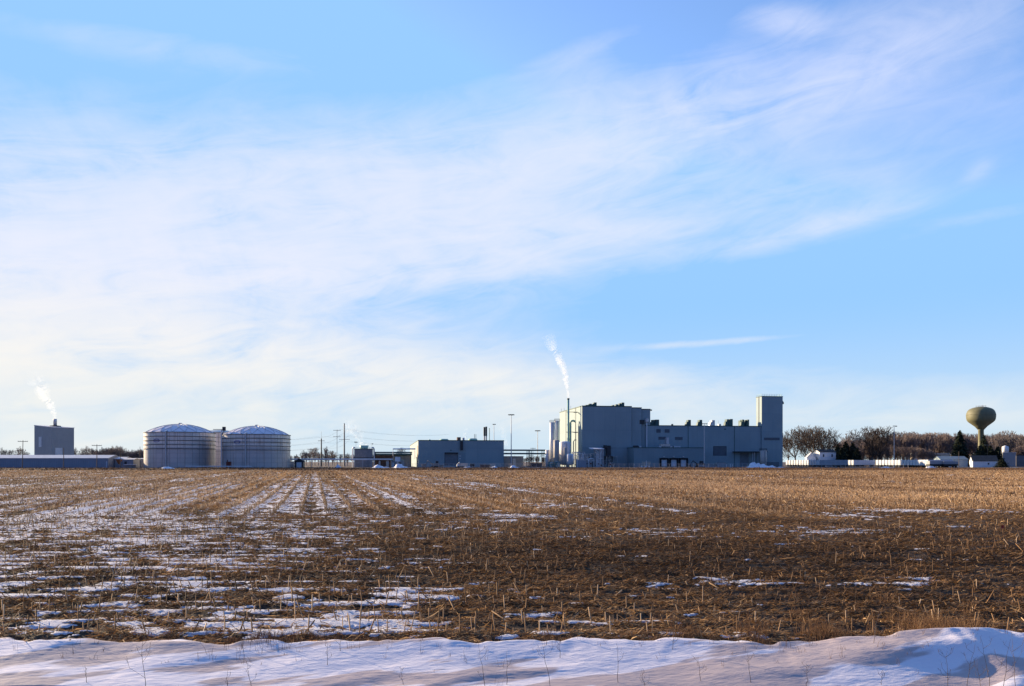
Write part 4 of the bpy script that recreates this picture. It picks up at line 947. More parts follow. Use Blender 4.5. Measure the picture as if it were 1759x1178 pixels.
# third tank behind, its conveyor head between the two
bt = empty('storage_tank', (gx(376, 470), 470, 0), 0, 'rear steel tank seen in the gap between the twin tanks', 'storage tank', 'big domed tanks')
H = gz(743, 460); r = 10.5
wl = MB().lathe([(r, -.2), (r, H)], 48); wl.f = wl.f[:-2]; wl.build('shell', m_tank, bt, smooth=True); MB().lathe([(r + .2, H), (r + .2, H + .2), (r * .5, H + 1.6), (.2, H + 2)], 36).build('dome', m_galv, bt)
for k in range(4): z = H * (.45 + .14 * k); MB().lathe([(r + .02, z - .1), (r + .16, z), (r + .02, z + .1)], 48).build('wind_girder', m_steel, bt)
cv = empty('conveyor_leg', (gx(380.5, 400), 400, 0), 0, 'dark vertical conveyor leg with pale riser between the twin tanks', 'conveyor')
MB().tube([(0, 0, -.2), (0, 0, gz(738, 400))], .28, 8).build('riser', m_white, cv)
zt = gz(735, 400); MB().box(.6, 2.0, -.6, .6, zt - 1.4, zt + .6).build('drive_head', m_dark, cv)
MB().tube([(.2, 0, zt - 3), (1.4, 0, zt - 1.5)], .2, 6).tube([(-4.2, 0, zt - .7), (.6, 0, zt - .7)], .15, 6).tube([(-.1, 0, zt - 2.2), (-4.2, 0, zt - 2.2)], .12, 6).build('chute', m_dark, cv)
rb = empty('pump_box', (gx(388.5, 384), 384, 0), 0, 'dark red box standing in front of the gap between the twin tanks', 'box')
MB().box(0, 1.9, 0, 1.8, -.2, 2.9).build('body', m_rust, rb); MB().box(-.1, 2.0, -.1, 1.9, 2.9, 3.05).build('lid', m_dark, rb); MB().box(.3, .6, .5, .8, 3.05, 4.0).build('stub', m_rust, rb)
fp = empty('ground_pipe', (gx(318, 380), 380, 0), 0, 'low white pipe on blocks along the feet of the twin tanks', 'pipeline')
W = gx(432, 380) - gx(318, 380); MB().tube([(0, 0, .8), (W, 0, .8)], .22, 8).build('pipe', m_white, fp)
for k in range(7): MB().box(W * k / 6.2 + .2, W * k / 6.2 + .6, -.2, .2, -.2, .6).build('support', m_galv, fp)

# ---------------- left: tall angled building with steaming stack, long sheds
TL = Frame(gx(88.3, 480), 480, 55.0)
lt = empty('drying_tower', TL.pt(0, 0), TL.yaw, 'square grey metal tower building with a smoking stub stack behind the long shed', 'building')
W = TL.u(127.3); Hf = TL.z(734, 0); L = 21.6; Hb = gz(730.8, TL.pt(0, L)[1]); W2 = W
MB().poly([(0, 0, -.3), (W, 0, -.3), (W, L, -.3), (0, L, -.3), (0, 0, Hf), (W, 0, Hf), (W, L, Hb), (0, L, Hb)], [(0, 1, 5, 4), (1, 2, 6, 5), (2, 3, 7, 6), (3, 0, 4, 7), (0, 3, 2, 1)]).build('wall', m_grey2, lt)
MB().poly([(-.2, -.2, Hf), (W + .2, -.2, Hf), (W + .2, L + .2, Hb), (-.2, L + .2, Hb), (-.2, -.2, Hf + .35), (W + .2, -.2, Hf + .35), (W + .2, L + .2, Hb + .35), (-.2, L + .2, Hb + .35)], [(4, 5, 6, 7), (0, 1, 5, 4), (1, 2, 6, 5), (2, 3, 7, 6), (3, 0, 4, 7), (0, 3, 2, 1)]).build('roof', m_shedroof, lt)
x = TL.u(95); xe = TL.u(107); MB().box(x, xe, -.15, -.003, TL.z(782, x), TL.z(769, x)).build('roller_door', m_door, lt)
# tall pale window strip on the left face
def lv(px):     # distance along the left wall for a photo column
    k = (px - CX) / FPX; o_ = TL.o; return (k * o_[1] - o_[0]) / (TL.V[0] - k * TL.V[1])
a, b2 = lv(71.8), lv(67.0); MB().box(-.15, -.003, a, b2, gz(767.5, 485), gz(750, 487)).build('window', m_door, lt)
sx_, sy_ = 9.5, 11; zs = gz(720, TL.pt(sx_, sy_)[1]); MB().lathe([(1.0, (Hf + Hb) / 2), (1.0, zs - .2), (.9, zs)], 20, 6.4, 9.0).build('stack', m_galv, lt, smooth=True)
MB().lathe([(3.2, (Hf + Hb) / 2), (3.2, (Hf + Hb) / 2 + .6), (1.1, (Hf + Hb) / 2 + .9)], 20, 6.4, 9.0).build('stack_flashing', m_dark, lt)
STK = TL.pt(6.4, 9.0); STKZ = zs
LS = Frame(gx(197, 402), 402, 2.0)
hut('long_shed', 'very long low grey shed with frosted roof reaching the left edge', 'shed', -60, 186, 787.2, 0, 14, m_shed, m_shedroof, 1.6, fr=LS, door=((.985, .992, .7),))
hut('small_shed', 'low shed with a frosted roof just right of the long shed', 'shed', 197, 213, 788.5, 6, 10, m_shed, m_shedroof, 1.0, fr=LS)
hut('small_shed', 'grey shed with a dark window between the long shed and the left big tank', 'shed', 212, 229, 789.5, 2, 8, m_shed, m_shedroof, .6, fr=LS, win=((.1, .35, .45, .8),))
hut('small_shed', 'pale shed closest to the left big tank', 'shed', 230, 247, 788.5, 16, 8, m_grey, m_shedroof, .3, fr=LS)
hut('concrete_block', 'low grey concrete block on the ground left of the big tanks', 'block', 213.5, 228.5, 798.4, -22, 3, mat('concrete', (0.2, 0.19, 0.18), .9), m_shedroof, 0, fr=LS)
orn = empty('feed_hopper', (gx(204.5, 398), 398, 0), 0, 'rusty orange hopper on legs beside the small sheds', 'hopper')
MB().poly([(-1.2, -1.2, 4.2), (1.2, -1.2, 4.2), (1.2, 1.2, 4.2), (-1.2, 1.2, 4.2), (-.3, -.3, 1.8), (.3, -.3, 1.8), (.3, .3, 1.8), (-.3, .3, 1.8)], [(0, 1, 2, 3), (7, 6, 5, 4), (0, 4, 5, 1), (1, 5, 6, 2), (2, 6, 7, 3), (3, 7, 4, 0)]).build('bin', mat('rusty_orange', (.28, .11, .04), .8, .3), orn)
for a in (-1, 1):
    for b2 in (-1, 1): MB().tube([(a * 1.1, b2 * 1.1, -.2), (a * 1.1, b2 * 1.1, 4.1)], .1, 5).build('leg', m_steel, orn)

# ---------------- poles and masts
def utility_pole(label, px, top, d, arm=True, arms=(0.6,), aw=2.2, m=None, r=.17, lean=0.0, base=None):
    H = gz(top, d); root = empty('utility_pole', (gx(px, d), d, 0), R(15), label, 'utility pole', 'utility poles')
    MB().tube([(0, 0, -.2), (lean * H, 0, H)], [r * 1.25, r * .8], 8).build('pole', m or m_wood, root)
    if arm:
        for a in arms:
            z = H - a; c = MB().box(lean * H - aw, lean * H + aw, -.22, -.10, z - .12, z + .12).build('crossarm', m or m_wood, root)
            for x in (-aw + .15, -aw * .5, aw * .5, aw - .15): MB().tube([(lean * H + x, -.16, z + .12), (lean * H + x, -.16, z + .42)], .08, 6).build('insulator', m_galv, c)
    return root
utility_pole('wooden pole with crossarm, leftmost, in front of the long shed', 38.5, 756, 384, lean=.02)
utility_pole('bare wooden pole in front of the grey tower building', 109.5, 769, 384, arm=False)
utility_pole('wooden pole with crossarm in front of the long shed right of the grey tower', 166.5, 763, 384)
utility_pole('short bare pole by the rusty orange hopper', 207, 774, 392, arm=False, r=.12)
utility_pole('short bare pole near the left edge of the big tanks', 240.5, 767, 396, arm=False, r=.12)
utility_pole('short wooden pole with crossarm in the trees right of the twin tanks', 534, 770, 470, aw=2.0, r=.2)
utility_pole('dark steel pole with three arms, left of the tallest power pole', 552, 753, 500, arms=(1.5, 11.5, 14.5), aw=2.0, m=m_dark, r=.42)
utility_pole('thin pole with two crossarms, just left of the tallest power pole', 579, 737.5, 520, arms=(.6, 4.8), aw=2.4, r=.14)
utility_pole('tallest power pole, steel, with three wide crossarms', 591.5, 727, 520, arms=(10.5, 20.5, 30.5), aw=3.4, m=m_steel, r=.45)
utility_pole('short pole among the pipe bridges with a small crossarm', 915.5, 768.5, 520, aw=1.8, r=.14)
utility_pole('thin wooden pole behind the dark-roofed white house', 1696, 763, 470, r=.14)
utility_pole('slim pole standing before the big spruce', 1647, 775, 440, arm=False, r=.12)
mp = empty('lightning_mast', (gx(552, 505), 505, 0), 0, 'hair-thin mast rising above the dark steel pole', 'mast'); MB().tube([(0, 0, 0), (0, 0, gz(741, 505))], [.14, .06], 6).build('shaft', m_steel, mp); MB().box(-.3, .3, -.3, .3, -.2, .1).build('footing', m_galv, mp)
pl_ = MB()
for z0, z1 in ((gz(747, 500), gz(737, 520)), (gz(757, 500), gz(748, 520)), (gz(766, 500), gz(757, 520))):
    for off in (-2.8, 2.8):
        for (xa, ya, za, xb, yb_, zb) in ((gx(330, 500), 560, z0, gx(552, 500) + off, 500, z0 - 1), (gx(552, 500) + off, 500, z0 - 1, gx(591.5, 520) + off, 520, z1), (gx(591.5, 520) + off, 520, z1, gx(760, 560), 620, z1)):
            pl_.tube([(xa + (xb - xa) * f, ya + (yb_ - ya) * f, za + (zb - za) * f - 2.2 * 4 * f * (1 - f)) for f in [k / 8 for k in range(9)]], .035, 4)
tag(pl_.build('power_line', m_steel), 'thin wires strung between the tall power poles', 'power line')
def light_mast(label, px, top, d, heads=6, r=.24, hr=1.3, m=None):
    H = gz(top, d); root = empty('light_mast', (gx(px, d), d, 0), R(9), label, 'light mast', 'light masts')
    MB().tube([(0, 0, -.2), (0, 0, H)], [r * 1.3, r * .6], 10).build('pole', m or m_galv, root)
    rg = MB().lathe([(hr * .55, H - .3), (hr * .6, H - .25), (hr * .6, H - .1), (hr * .55, H - .05)], 12).build('ring', m_dark, root)
    for k in range(heads):
        a = 2 * math.pi * k / heads; x, y = hr * math.cos(a), hr * math.sin(a)
        MB().tube([(x * .4, y * .4, H - .2), (x, y, H - .1)], .07, 4).box(x - .42, x + .42, y - .3, y + .3, H - .5, H - .05).build('floodlight', m_dark, root)
    return root
light_mast('tallest light mast with a ring of floodlights right of the twin-stack building', 878.2, 711.5, 440)
light_mast('light mast left of the white silos', 923.5, 739, 470, hr=1.2)
light_mast('light mast behind the roof of the twin-stack building', 848.5, 728, 520, 3, hr=.8)
light_mast('light mast in front of the long wing with two lamps', 1209.7, 727, 436, 2, hr=1.3)
light_mast('single-headed light mast among the white trailers', 1535.8, 731, 430, 1, r=.2, hr=1.2)
light_mast('small lamp pole left of the cooling tower', 611.5, 758.5, 470, 2, r=.1, hr=.5)
light_mast('small lamp pole right of the cooling tower', 638.8, 761.5, 475, 1, r=.1, hr=.4)

# ---------------- vehicles and yard clutter
def truck(label, px, d, yaw, m, name='parked_truck'):
    root = empty(name, (gx(px, d), d, 0), R(yaw), label, 'truck')
    MB().poly([(0, -1.1, .6), (1.3, -1.1, .6), (1.3, 1.1, .6), (0, 1.1, .6), (.1, -1.05, 1.7), (1.3, -1.05, 2.8), (1.3, 1.05, 2.8), (.1, 1.05, 1.7)], [(0, 3, 2, 1), (4, 5, 6, 7), (0, 1, 5, 4), (1, 2, 6, 5), (2, 3, 7, 6), (3, 0, 4, 7)]).build('cab', m, root)
    MB().box(1.45, 5.6, -1.15, 1.15, .8, 2.3).build('cargo_bed', m_tan, root); MB().box(-.1, 5.7, -.5, .5, .45, .78).build('chassis', m_dark, root)
    MB().poly([(.25, -1.10, 1.75), (1.1, -1.10, 1.75), (1.1, -1.10, 2.45), (.75, -1.10, 2.35)], [(0, 1, 2, 3)]).build('side_window', m_glass, root)
    for x in (.7, 4.6):
        for y in (-1.15, .85): MB().tube([(x, y, .45), (x, y + .3, .45)], .45, 14).build('wheel', m_rub, root)
    return root
truck('small white truck parked before the roller door of the twin-stack building', 784.5, 402, 8, m_white)
def excavator(label, px, d, yaw, m):
    root = empty('yard_machine', (gx(px, d), d, 0), R(yaw), label, 'machine')
    MB().box(0, 4.4, -1.3, -.7, 0, .8).box(0, 4.4, .7, 1.3, 0, .8).build('track', m_rub, root); MB().box(.3, 4.2, -1.2, 1.2, .9, 2.2).build('body', m, root)
    MB().box(2.2, 3.6, -1.0, 1.0, 2.21, 3.4).build('cab', m_dark, root); MB().tube([(.6, 0, 1.8), (-1.8, 0, 3.6), (-3.6, 0, 1.2)], [.3, .26, .18], 6).build('boom', m, root); MB().box(-4.2, -3.2, -.6, .6, .2, 1.2).build('bucket', m_dark, root)
excavator('dark digging machine parked at the left end of the twin-stack building', 741, 410, 6, m_steel)
excavator('dark loader parked right of the loading docks', 1196, 425, 9, m_dark)
for (px, d, w, h, lb) in ((758, 408, 2.4, 1.4, 'low metal crate left of the roller door'), (834, 415, 5, 1.6, 'brown skip against the wall of the twin-stack building, near its right end'), (728.5, 408, 2, 2, 'dark steel bin left of the digging machine'),
                          (1222, 425, 14, 1.5, 'long row of grey concrete barriers right of the docks'), (1239, 425, 4.5, 2.6, 'grey square cabinet right of the concrete barriers')):
    c = empty('steel_skip', (gx(px, d), d, 0), PL.yaw, lb, 'container')
    MB().poly([(-w / 2, 0, 0), (w / 2, 0, 0), (w / 2, 1.8, 0), (-w / 2, 1.8, 0), (-w / 2 - .2, -.15, h), (w / 2 + .2, -.15, h), (w / 2 + .2, 1.95, h), (-w / 2 - .2, 1.95, h)], [(0, 3, 2, 1), (4, 5, 6, 7), (0, 1, 5, 4), (1, 2, 6, 5), (2, 3, 7, 6), (3, 0, 4, 7)]).build('body', m_brown if 'brown' in lb else m_grey if 'grey' in lb else m_steel, c)
    MB().box(-w / 2 - .25, w / 2 + .25, -.22, -.155, h - .2, h).build('rim', m_steel, c)
# timber pallets / marker gate before the docks
mg = empty('timber_stack', (gx(1101.5, 428), 428, 0), PL.yaw, 'stacked yellow-green timbers and white blocks before the dock wing', 'timber stack')
for k in range(3): MB().box(.2 + k * .3, 5.4 - (0 if k else 1.5), 0, 1, .9 + k * .85, 1.25 + k * .85).build('board', m_cream, mg)
for x in (0.4, 2.4, 4.5): MB().box(x - .35, x + .35, .1, .9, -.1, .88).build('block', m_white, mg)
MB().box(2.7, 3.0, -.1, -.003, 0, 3.6).build('upright', m_white, mg)
for (px, d, lb) in ((1103 + 145, 424, 'first'), (1254.5, 424, 'second'), (1258, 424, 'third')):
    o = empty('bollard', (gx(px, d), d, 0), 0, 'white bollard before the long wing, %s from the left' % lb, 'bollard', 'white bollards before the long wing'); MB().tube([(0, 0, -.1), (0, 0, 1.7)], .16, 8).build('post', m_white, o); MB().lathe([(.16, 1.7), (.12, 1.8), (.02, 1.84)], 8).build('cap', m_orange if px < 1250 else m_white, o)

# snow piles
def pile(label, px, d, w, h, seed):
    n, mr = 36, 12; V = []; Fc = []
    for i in range(mr + 1):
        r = i / mr
        for j in range(n):
            a = 2 * math.pi * j / n; x, y = math.cos(a) * r * w / 2, math.sin(a) * r * w / 3
            nz = float(fbm(np.array([x / 1.6 + seed]), np.array([y / 1.6]), seed, 3)[0])
            z = h * (math.exp(-(r * 1.7) ** 2) * (1 + .22 * nz) + .06 * nz * (1 - r)) - .12 * r; V.append((x * (1 + .12 * nz), y, z))
    for i in range(mr):
        for j in range(n): a0 = i * n + j; a1 = i * n + (j + 1) % n; Fc.append((a0, a0 + n, a1 + n, a1))
    o = MB().poly(V, Fc).build('snow_pile', m_snowp, None, smooth=True); o.location = (gx(px, d), d, -.02)
    tag(o, label, 'snow pile', 'snow piles in the factory yard')
for k, a in enumerate((('largest snow pile, before the end tower of the factory', 1301, 405, 14, 2.3), ('flat snow heap right of the largest pile', 1326, 405, 9, 1.0), ('snow heap at the right corner of the end tower', 1342, 402, 6, .8), ('snow pile left of the small grey shed', 653, 400, 9, 1.3), ('snow pile before the small grey shed', 688, 398, 10, 1.4),
          ('small snow heap right of the small garage', 581, 396, 4, 1.0), ('snow heap beside the white truck', 803, 395, 6, .6), ('snow heap near the right end of the twin-stack building', 849, 395, 6, .8), ('snow heap at the foot of the tallest light mast', 881, 395, 7, .8),
          ('flat snow patch in front of the left big tank', 288, 350, 10, .6), ('snow heap before the dark flatbed trailers', 1600, 382, 7, .9), ('snow heap among the trailers left of the single-headed mast', 1523, 385, 8, .6))): pile(*a, seed=k + 3)

# ---------------- the trailers
def trailer_proto():
    root = empty('semi_trailer', (0, 0, 0), R(3), 'x', 'trailer', 'trailers parked in the yard')
    L = 13.0
    MB().box(0, L, -1.3, 1.3, 1.15, 4.0).build('cargo_box', m_lamp, root)
    dd_ = MB().box(-.08, -.003, -1.22, -.03, 1.2, 3.92).build('rear_door', m_lamp, root); MB().box(-.08, -.003, .03, 1.22, 1.2, 3.92).build('rear_door', m_lamp, root)
    MB().box(.1, L - .2, -.5, .5, .85, 1.147).build('chassis', m_dark, root); MB().box(-.1, .1, -1.2, 1.2, .45, .6).build('bumper', m_dark, root)
    for x in (1.2, 2.5):
        for y in (-1.25, .85): MB().tube([(x, y, .5), (x, y + .4, .5)], .5, 12).build('wheel', m_rub, root)
    for y in (-.9, .9): MB().box(L - 3.2, L - 3.0, y - .08, y + .08, 0, 1.147).build('landing_leg', m_dark, root)
    return root
proto = trailer_proto(); index_kids(); used = False
ORD = ['first', 'second', 'third', 'fourth', 'fifth', 'sixth', 'seventh', 'eighth', 'ninth', 'tenth', 'eleventh', 'twelfth', 'thirteenth', 'fourteenth', 'fifteenth', 'sixteenth', 'seventeenth']
def place_trailer(px, d, label, yaw=None):
    global used
    o = proto if not used else copy_tree(proto); used = True
    o.location = (gx(px, d), d, 0); o['label'] = label
    if yaw is not None: o.rotation_euler = (0, 0, R(yaw))
    return o
GROUPS = [('in the row nearest the end tower', 1401, 12, 455, 4.5, 4.3), ('in the short row before the dark spruces', 1464.5, 3, 476, 5.4, 4.0), ('in the long row left of the dark flatbeds', 1592, 17, 408, 5.35, 3.6)]
for (where, pxe, n, d0, sp_, gap) in GROUPS:
    px = pxe; d = d0
    for k in range(n):
        place_trailer(px, d, 'white box trailer, %s from the right %s' % (ORD[k], where)); px -= sp_; d += gap
o = place_trailer(1406, 436, 'long grey-sided trailer parked before the two-storey white house', 9); 
for c in o.children: 
    if c.name.startswith('cargo_box'): c.data = c.data.copy(); c.data.materials[0] = m_trgrey
o2 = place_trailer(1437, 440, 'short grey-sided trailer, just right of the long one before the white house', 9); o2.scale = (.45, 1, 1)
for c in o2.children:
    if c.name.startswith('cargo_box'): c.data = c.data.copy(); c.data.materials[0] = m_trgrey
def flatbed(label, px, d, m, top=3.4):
    root = empty('flatbed_trailer', (gx(px, d), d, 0), PL.yaw, label, 'trailer')
    MB().box(0, 8, -1.3, 1.3, 1.9, top).build('load', m, root); MB().box(-.1, 8.1, -1.35, 1.35, 1.1, 1.88).build('bed', m_dark, root); MB().box(0, 8, -.6, .6, .7, 1.08).build('chassis', m_rub, root)
    for x in (1, 2.2, 6.8):
        for y in (-1.3, .9): MB().tube([(x, y, .5), (x, y + .4, .5)], .5, 12).build('wheel', m_rub, root)
flatbed('dark low trailer with a grey tarped load, left of the pair', 1594, 398, m_trgrey); flatbed('dark low trailer with a grey tarped load, right of the pair', 1618, 398, m_grey, 3.2)

# ---------------- right: houses, sheds, water tower
RF = Frame(gx(1560, 470), 470, 4.0)
def RFr(d, yaw=4.0, px=1560): return Frame(gx(px, d), d, yaw)
hs = hut('white_house', 'two-storey white house with a dark roof and two upper windows among bare trees', 'house', 1408, 1436, 776.5, 0, 9, m_white, m_roof, 1.6, fr=RFr(492, 2, 1408), win=((.2, .27, .66, .86), (.72, .80, .66, .86)))
MB().box(4, 4.6, 4, 4.6, gz(776, 496), gz(768, 496)).build('chimney', m_dark, hs)
h2 = hut('white_shed', 'small white gabled shed left of the two-storey white house', 'shed', 1386, 1402, 786.5, 0, 8, m_white, m_shedroof, -3.4, fr=RFr(496, -12, 1386), win=((.6, .8, .2, .5),))
hut('beige_warehouse', 'long beige flat-roofed warehouse in front of the bare woods', 'warehouse', 1567, 1632, 779.5, 0, 20, m_cream, m_shedroof, 0, fr=RFr(560, -14, 1567), door=((.1, .2, .6), (.5, .6, .6)))
hut('blue_shed', 'pale blue metal shed with a blue-grey roof behind the flatbeds', 'shed', 1616, 1662.5, 789.6, 0, 12, m_blueshed, m_blue, 1.9, fr=RFr(455, -10, 1616))
hut('dark_roofed_house', 'white bungalow with a dark pitched roof below the water tower', 'house', 1671, 1714, 792, 0, 9, m_white, m_roof, 3.0, fr=RFr(440, -19, 1671), win=((.6, .66, .45, .7),))
hut('block_building', 'plain grey block building at the right behind the small round spruce', 'building', 1722.5, 1745, 777.8, 0, 14, m_grey, m_shedroof, 0, fr=RFr(490, -25, 1722))
hut('block_building', 'lower grey annex joined to the right of the plain block building', 'building', 1745.5, 1770, 782, 0, 10, mat('darker_siding', (.17, .16, .16), .8), m_roof, 0, fr=RFr(500, -10, 1745))
gn = empty('roof_hopper', (gx(1724, 510), 510, 0), R(5), 'white round hopper on slanted legs rising behind the plain block building', 'hopper')
zt = gz(765, 510)
MB().lathe([(.6, zt - 5.5), (1.9, zt - 4), (1.9, zt - .8), (.3, zt)], 20, 2.6, 2).build('bin', m_white, gn, smooth=True)
for (a, b2) in ((-1.6, 1.0), (-.2, 1.6), (3.0, 2.6), (4.6, 3.6)): MB().tube([(a, 1, -.2), (b2, 1.6, zt - 3.5)], .22, 6).build('leg', m_white, gn)

wt = empty('water_tower', (gx(1685, 500), 500, 0), 0, 'olive bulb-shaped water tower on a single stem above dark spruces', 'water tower')
def wz(py): return gz(py, 500)
rW = (1711.3 - 1659) / 2 / FPX * 500 / math.hypot(1, (1685 - CX) / FPX)
prof = [(3.6, -.3), (2.9, 3), (1.8, 8), (1.6, wz(760)), (1.6, wz(739)), (1.9, wz(737.6))]
for (f, py) in ((.42, 732.5), (.63, 728.7), (.83, 725), (.925, 722.6), (.975, 719.8), (1.0, 715), (.99, 711.5), (.965, 708.8), (.90, 705.4), (.82, 703.3), (.70, 701.6), (.54, 700.2), (.37, 699.2), (.2, 698.5), (.05, 698.2)): prof.append((rW * f, wz(py)))
MB().lathe(prof[:6], 40).build('stem', m_tower, wt, smooth=True); MB().lathe(prof[5:], 48).build('bowl', m_tower, wt, smooth=True)
MB().lathe([(rW * .99, wz(713)), (rW * 1.012, wz(712.7)), (rW * 1.0, wz(712.2))], 48).build('seam_band', m_tower, wt); MB().lathe([(rW * .925, wz(719.6)), (rW * .955, wz(719.3)), (rW * .945, wz(718.9))], 48).build('seam_band', m_dark, wt)
rl = MB().tube([(2.8 * math.cos(a * .5236), 2.8 * math.sin(a * .5236), wz(697)) for a in range(13)], .06, 4)
for a in range(12): x, y = 2.8 * math.cos(a * .5236), 2.8 * math.sin(a * .5236); rl.tube([(x, y, wz(698.6)), (x, y, wz(697))], .05, 4)
rl.build('railing', m_steel, wt); MB().tube([(.8, 0, wz(698.2)), (.8, 0, wz(695.8))], .25, 6).build('antenna', m_galv, wt)

# ---------------- fence along the yard
def fence(label, px0, px1, d0, d1, n):
    p0 = Vector((gx(px0, d0), d0, 0)); p1 = Vector((gx(px1, d1), d1, 0)); root = empty('chain_link_fence', p0, 0, label, 'fence'); D_ = p1 - p0
    for k in range(n + 1): q = D_ * (k / n); MB().tube([(q.x, q.y, -.1), (q.x, q.y, 2.1)], .055, 5).build('post', m_galv, root)
    w = MB()
    for z in (.2, .6, 1.0, 1.4, 1.8, 2.05): w.tube([(0, 0, z), (D_.x, D_.y, z)], .022 if z < 2 else .035, 3)
    w.build('wire', m_galv, root)
fence('thin wire fence before the factory and its docks', 1046, 1300, 396, 408, 30)
fence('thin wire fence before the parked white trailers', 1346, 1560, 402, 398, 26)
fence('thin wire fence before the twin-stack building', 700, 930, 394, 396, 26)

# ================================================================ TREES
def bare_tree(seed, H, spread, trunk_r, depth=6, minr=.045, upright=0.5, fork=0.22):
    rn = random.Random(seed); T0 = []; T1 = []; A0 = []; A1 = []; K = []
    def grow(p, d, L, r, lev):
        n = 3 if lev < 3 else 2; seg = L / n
        for k in range(n):
            d = (d + Vector((rn.uniform(-1, 1), rn.uniform(-1, 1), rn.uniform(-.6, .9))) * (.16 if lev else .05)).normalized()
            q = p + d * seg; r2 = max(r * .86, minr)
            T0.append(p[:]); T1.append(q[:]); A0.append(r); A1.append(r2); K.append(lev); p, r = q, r2
            if lev >= 1 and lev < depth - 1 and rn.random() < .6:
                a = d.orthogonal().normalized(); a.rotate(Quaternion(d, rn.uniform(0, 6.28))); grow(p, (d * .55 + a * .8).normalized(), L * rn.uniform(.45, .65), max(r * .5, minr), lev + 2)
        if lev >= depth: return
        kids = 5 if lev == 0 else rn.choice((2, 3))
        a0 = rn.uniform(0, 6.28)
        for k in range(kids):
            a = d.orthogonal().normalized(); a.rotate(Quaternion(d, a0 + 6.28 * k / kids + rn.uniform(-.4, .4)))
            w = spread * rn.uniform(.6, 1.25) if not (lev == 0 and k == 0) else .15
            nd = (d + a * w + Vector((0, 0, .12 + .1 * upright))).normalized()
            grow(p, nd, L * (rn.uniform(.80, 1.0) if lev == 0 else rn.uniform(.62, .86)), max(r * rn.uniform(.60, .78), minr), lev + 1)
    grow(Vector((0, 0, -.3)), Vector((0, 0, 1)), H * fork, trunk_r, 0)
    a = [np.array(v, float) for v in (T0, T1, A0, A1)]; K = np.array(K)
    top = a[1][:, 2].max(); s = H / top
    for q in (0, 1): a[q][:, 2] *= s
    return a, K
def tree_meshes(seed, H, spread, tr, m, **kw):
    (P0, P1, r0, r1), K = bare_tree(seed, H, spread, tr, **kw); out = []
    for sel, nm, n in ((K == 0, 'trunk', 8), (K > 0, 'branches', 3)):
        V, F = segs(P0[sel], P1[sel], r0[sel], r1[sel], n if n == 3 else 4); F = F[:, :4]
        o = np_mesh(nm, V, F, m); out.append(o.data); bpy.data.objects.remove(o)
    return out
PROTO = [tree_meshes(1, 17, .75, .42, m_bark, fork=.17), tree_meshes(2, 17, .60, .50, m_bark, fork=.24), tree_meshes(5, 17, .9, .45, m_bark, fork=.15), tree_meshes(9, 12, .7, .25, m_bark3, depth=5, fork=.14), tree_meshes(14, 12, .55, .22, m_bark3, depth=5, fork=.2), tree_meshes(21, 10, .6, .18, m_bark2, depth=5, fork=.1, minr=.05)]
def put_tree(kind, px, top, d, label, group, rot_=0, wide=1.0, m=None):
    hp_ = (17, 17, 17, 12, 12, 10)[kind]; s = gz(top, d) / hp_
    root = empty('bare_tree', (gx(px, d), d, -.05), R(rot_), label, 'tree', group); root.scale = (s * wide, s * wide, s)
    for nm, me in zip(('trunk', 'branches'), PROTO[kind]):
        o = bpy.data.objects.new(nm, me); COL.objects.link(o); o.parent = root
G1 = 'big bare trees beside the factory tower'
for (k, px, top, d, lb, ro, w) in ((0, 1367, 735, 510, 'bare spreading tree touching the right side of the factory tower', 0, .95), (2, 1384, 738, 525, 'slimmer bare tree behind the white gabled shed', 100, .7), (1, 1402, 729, 515, 'tallest bare tree with a leaning crown over the white house', 40, 1.1), (0, 1424, 744, 535, 'bare tree right behind the white house', 150, .8),
                                    (1, 1497, 731, 500, 'large bare oak standing right of the dark spruces', 200, 1.15), (2, 1511, 733, 505, 'bare tree merging into the right of the large oak', 70, .9), (1, 1355, 748, 530, 'short bare tree half hidden behind the right side of the factory tower', 30, .7), (0, 1393, 737, 540, 'dense bare tree in the middle of the cluster left of the white house', 260, .9), (2, 1413, 736, 530, 'bare tree with a rounded crown directly above the white house', 310, .9),
  (3, 1462, 738, 560, 'pale thin bare tree between the spruces and the white house', 0, .9)):
    put_tree(k, px, top, d, lb, G1, ro, w * 1.45)
GL = 'bare trees behind the left sheds'
spots = [(3, 4, 768, 560), (4, 17, 772, 570), (3, 34, 766, 560), (4, 46, 776, 580), (3, 129, 768, 560), (3, 148, 765, 555), (4, 158, 769, 560), (3, 176, 767, 560)]
for i, (k, px, top, d) in enumerate(spots): put_tree(k, px, top, d, 'thin bare tree on the left skyline, %s counting from the left edge' % ORD[i], GL, 37 * i, 1.3)
GM = 'bare trees between the tanks and the cooling tower'
spots = [(3, 522, 772, 560), (4, 541, 768, 565), (3, 560, 766, 560), (4, 571, 773, 570), (3, 597, 777, 580)]
for i, (k, px, top, d) in enumerate(spots): put_tree(k, px, top, d, 'thin bare tree behind the power poles, %s right of the twin tanks' % ORD[i], GM, 53 * i, 1.2)
put_tree(0, 691, 768, 600, 'round bare tree seen over the green pipe bridge', 'single trees far behind', 20, 1.1)
GR = 'bare trees at the right edge'
for i, (k, px, top, d) in enumerate([(3, 1716, 741, 560), (4, 1728, 738, 570), (3, 1739, 739, 560), (4, 1756, 746, 550)]): put_tree(k, px, top, d, 'grey bare tree right of the water tower, %s from the tower' % ORD[i], GR, 61 * i, 1.25)
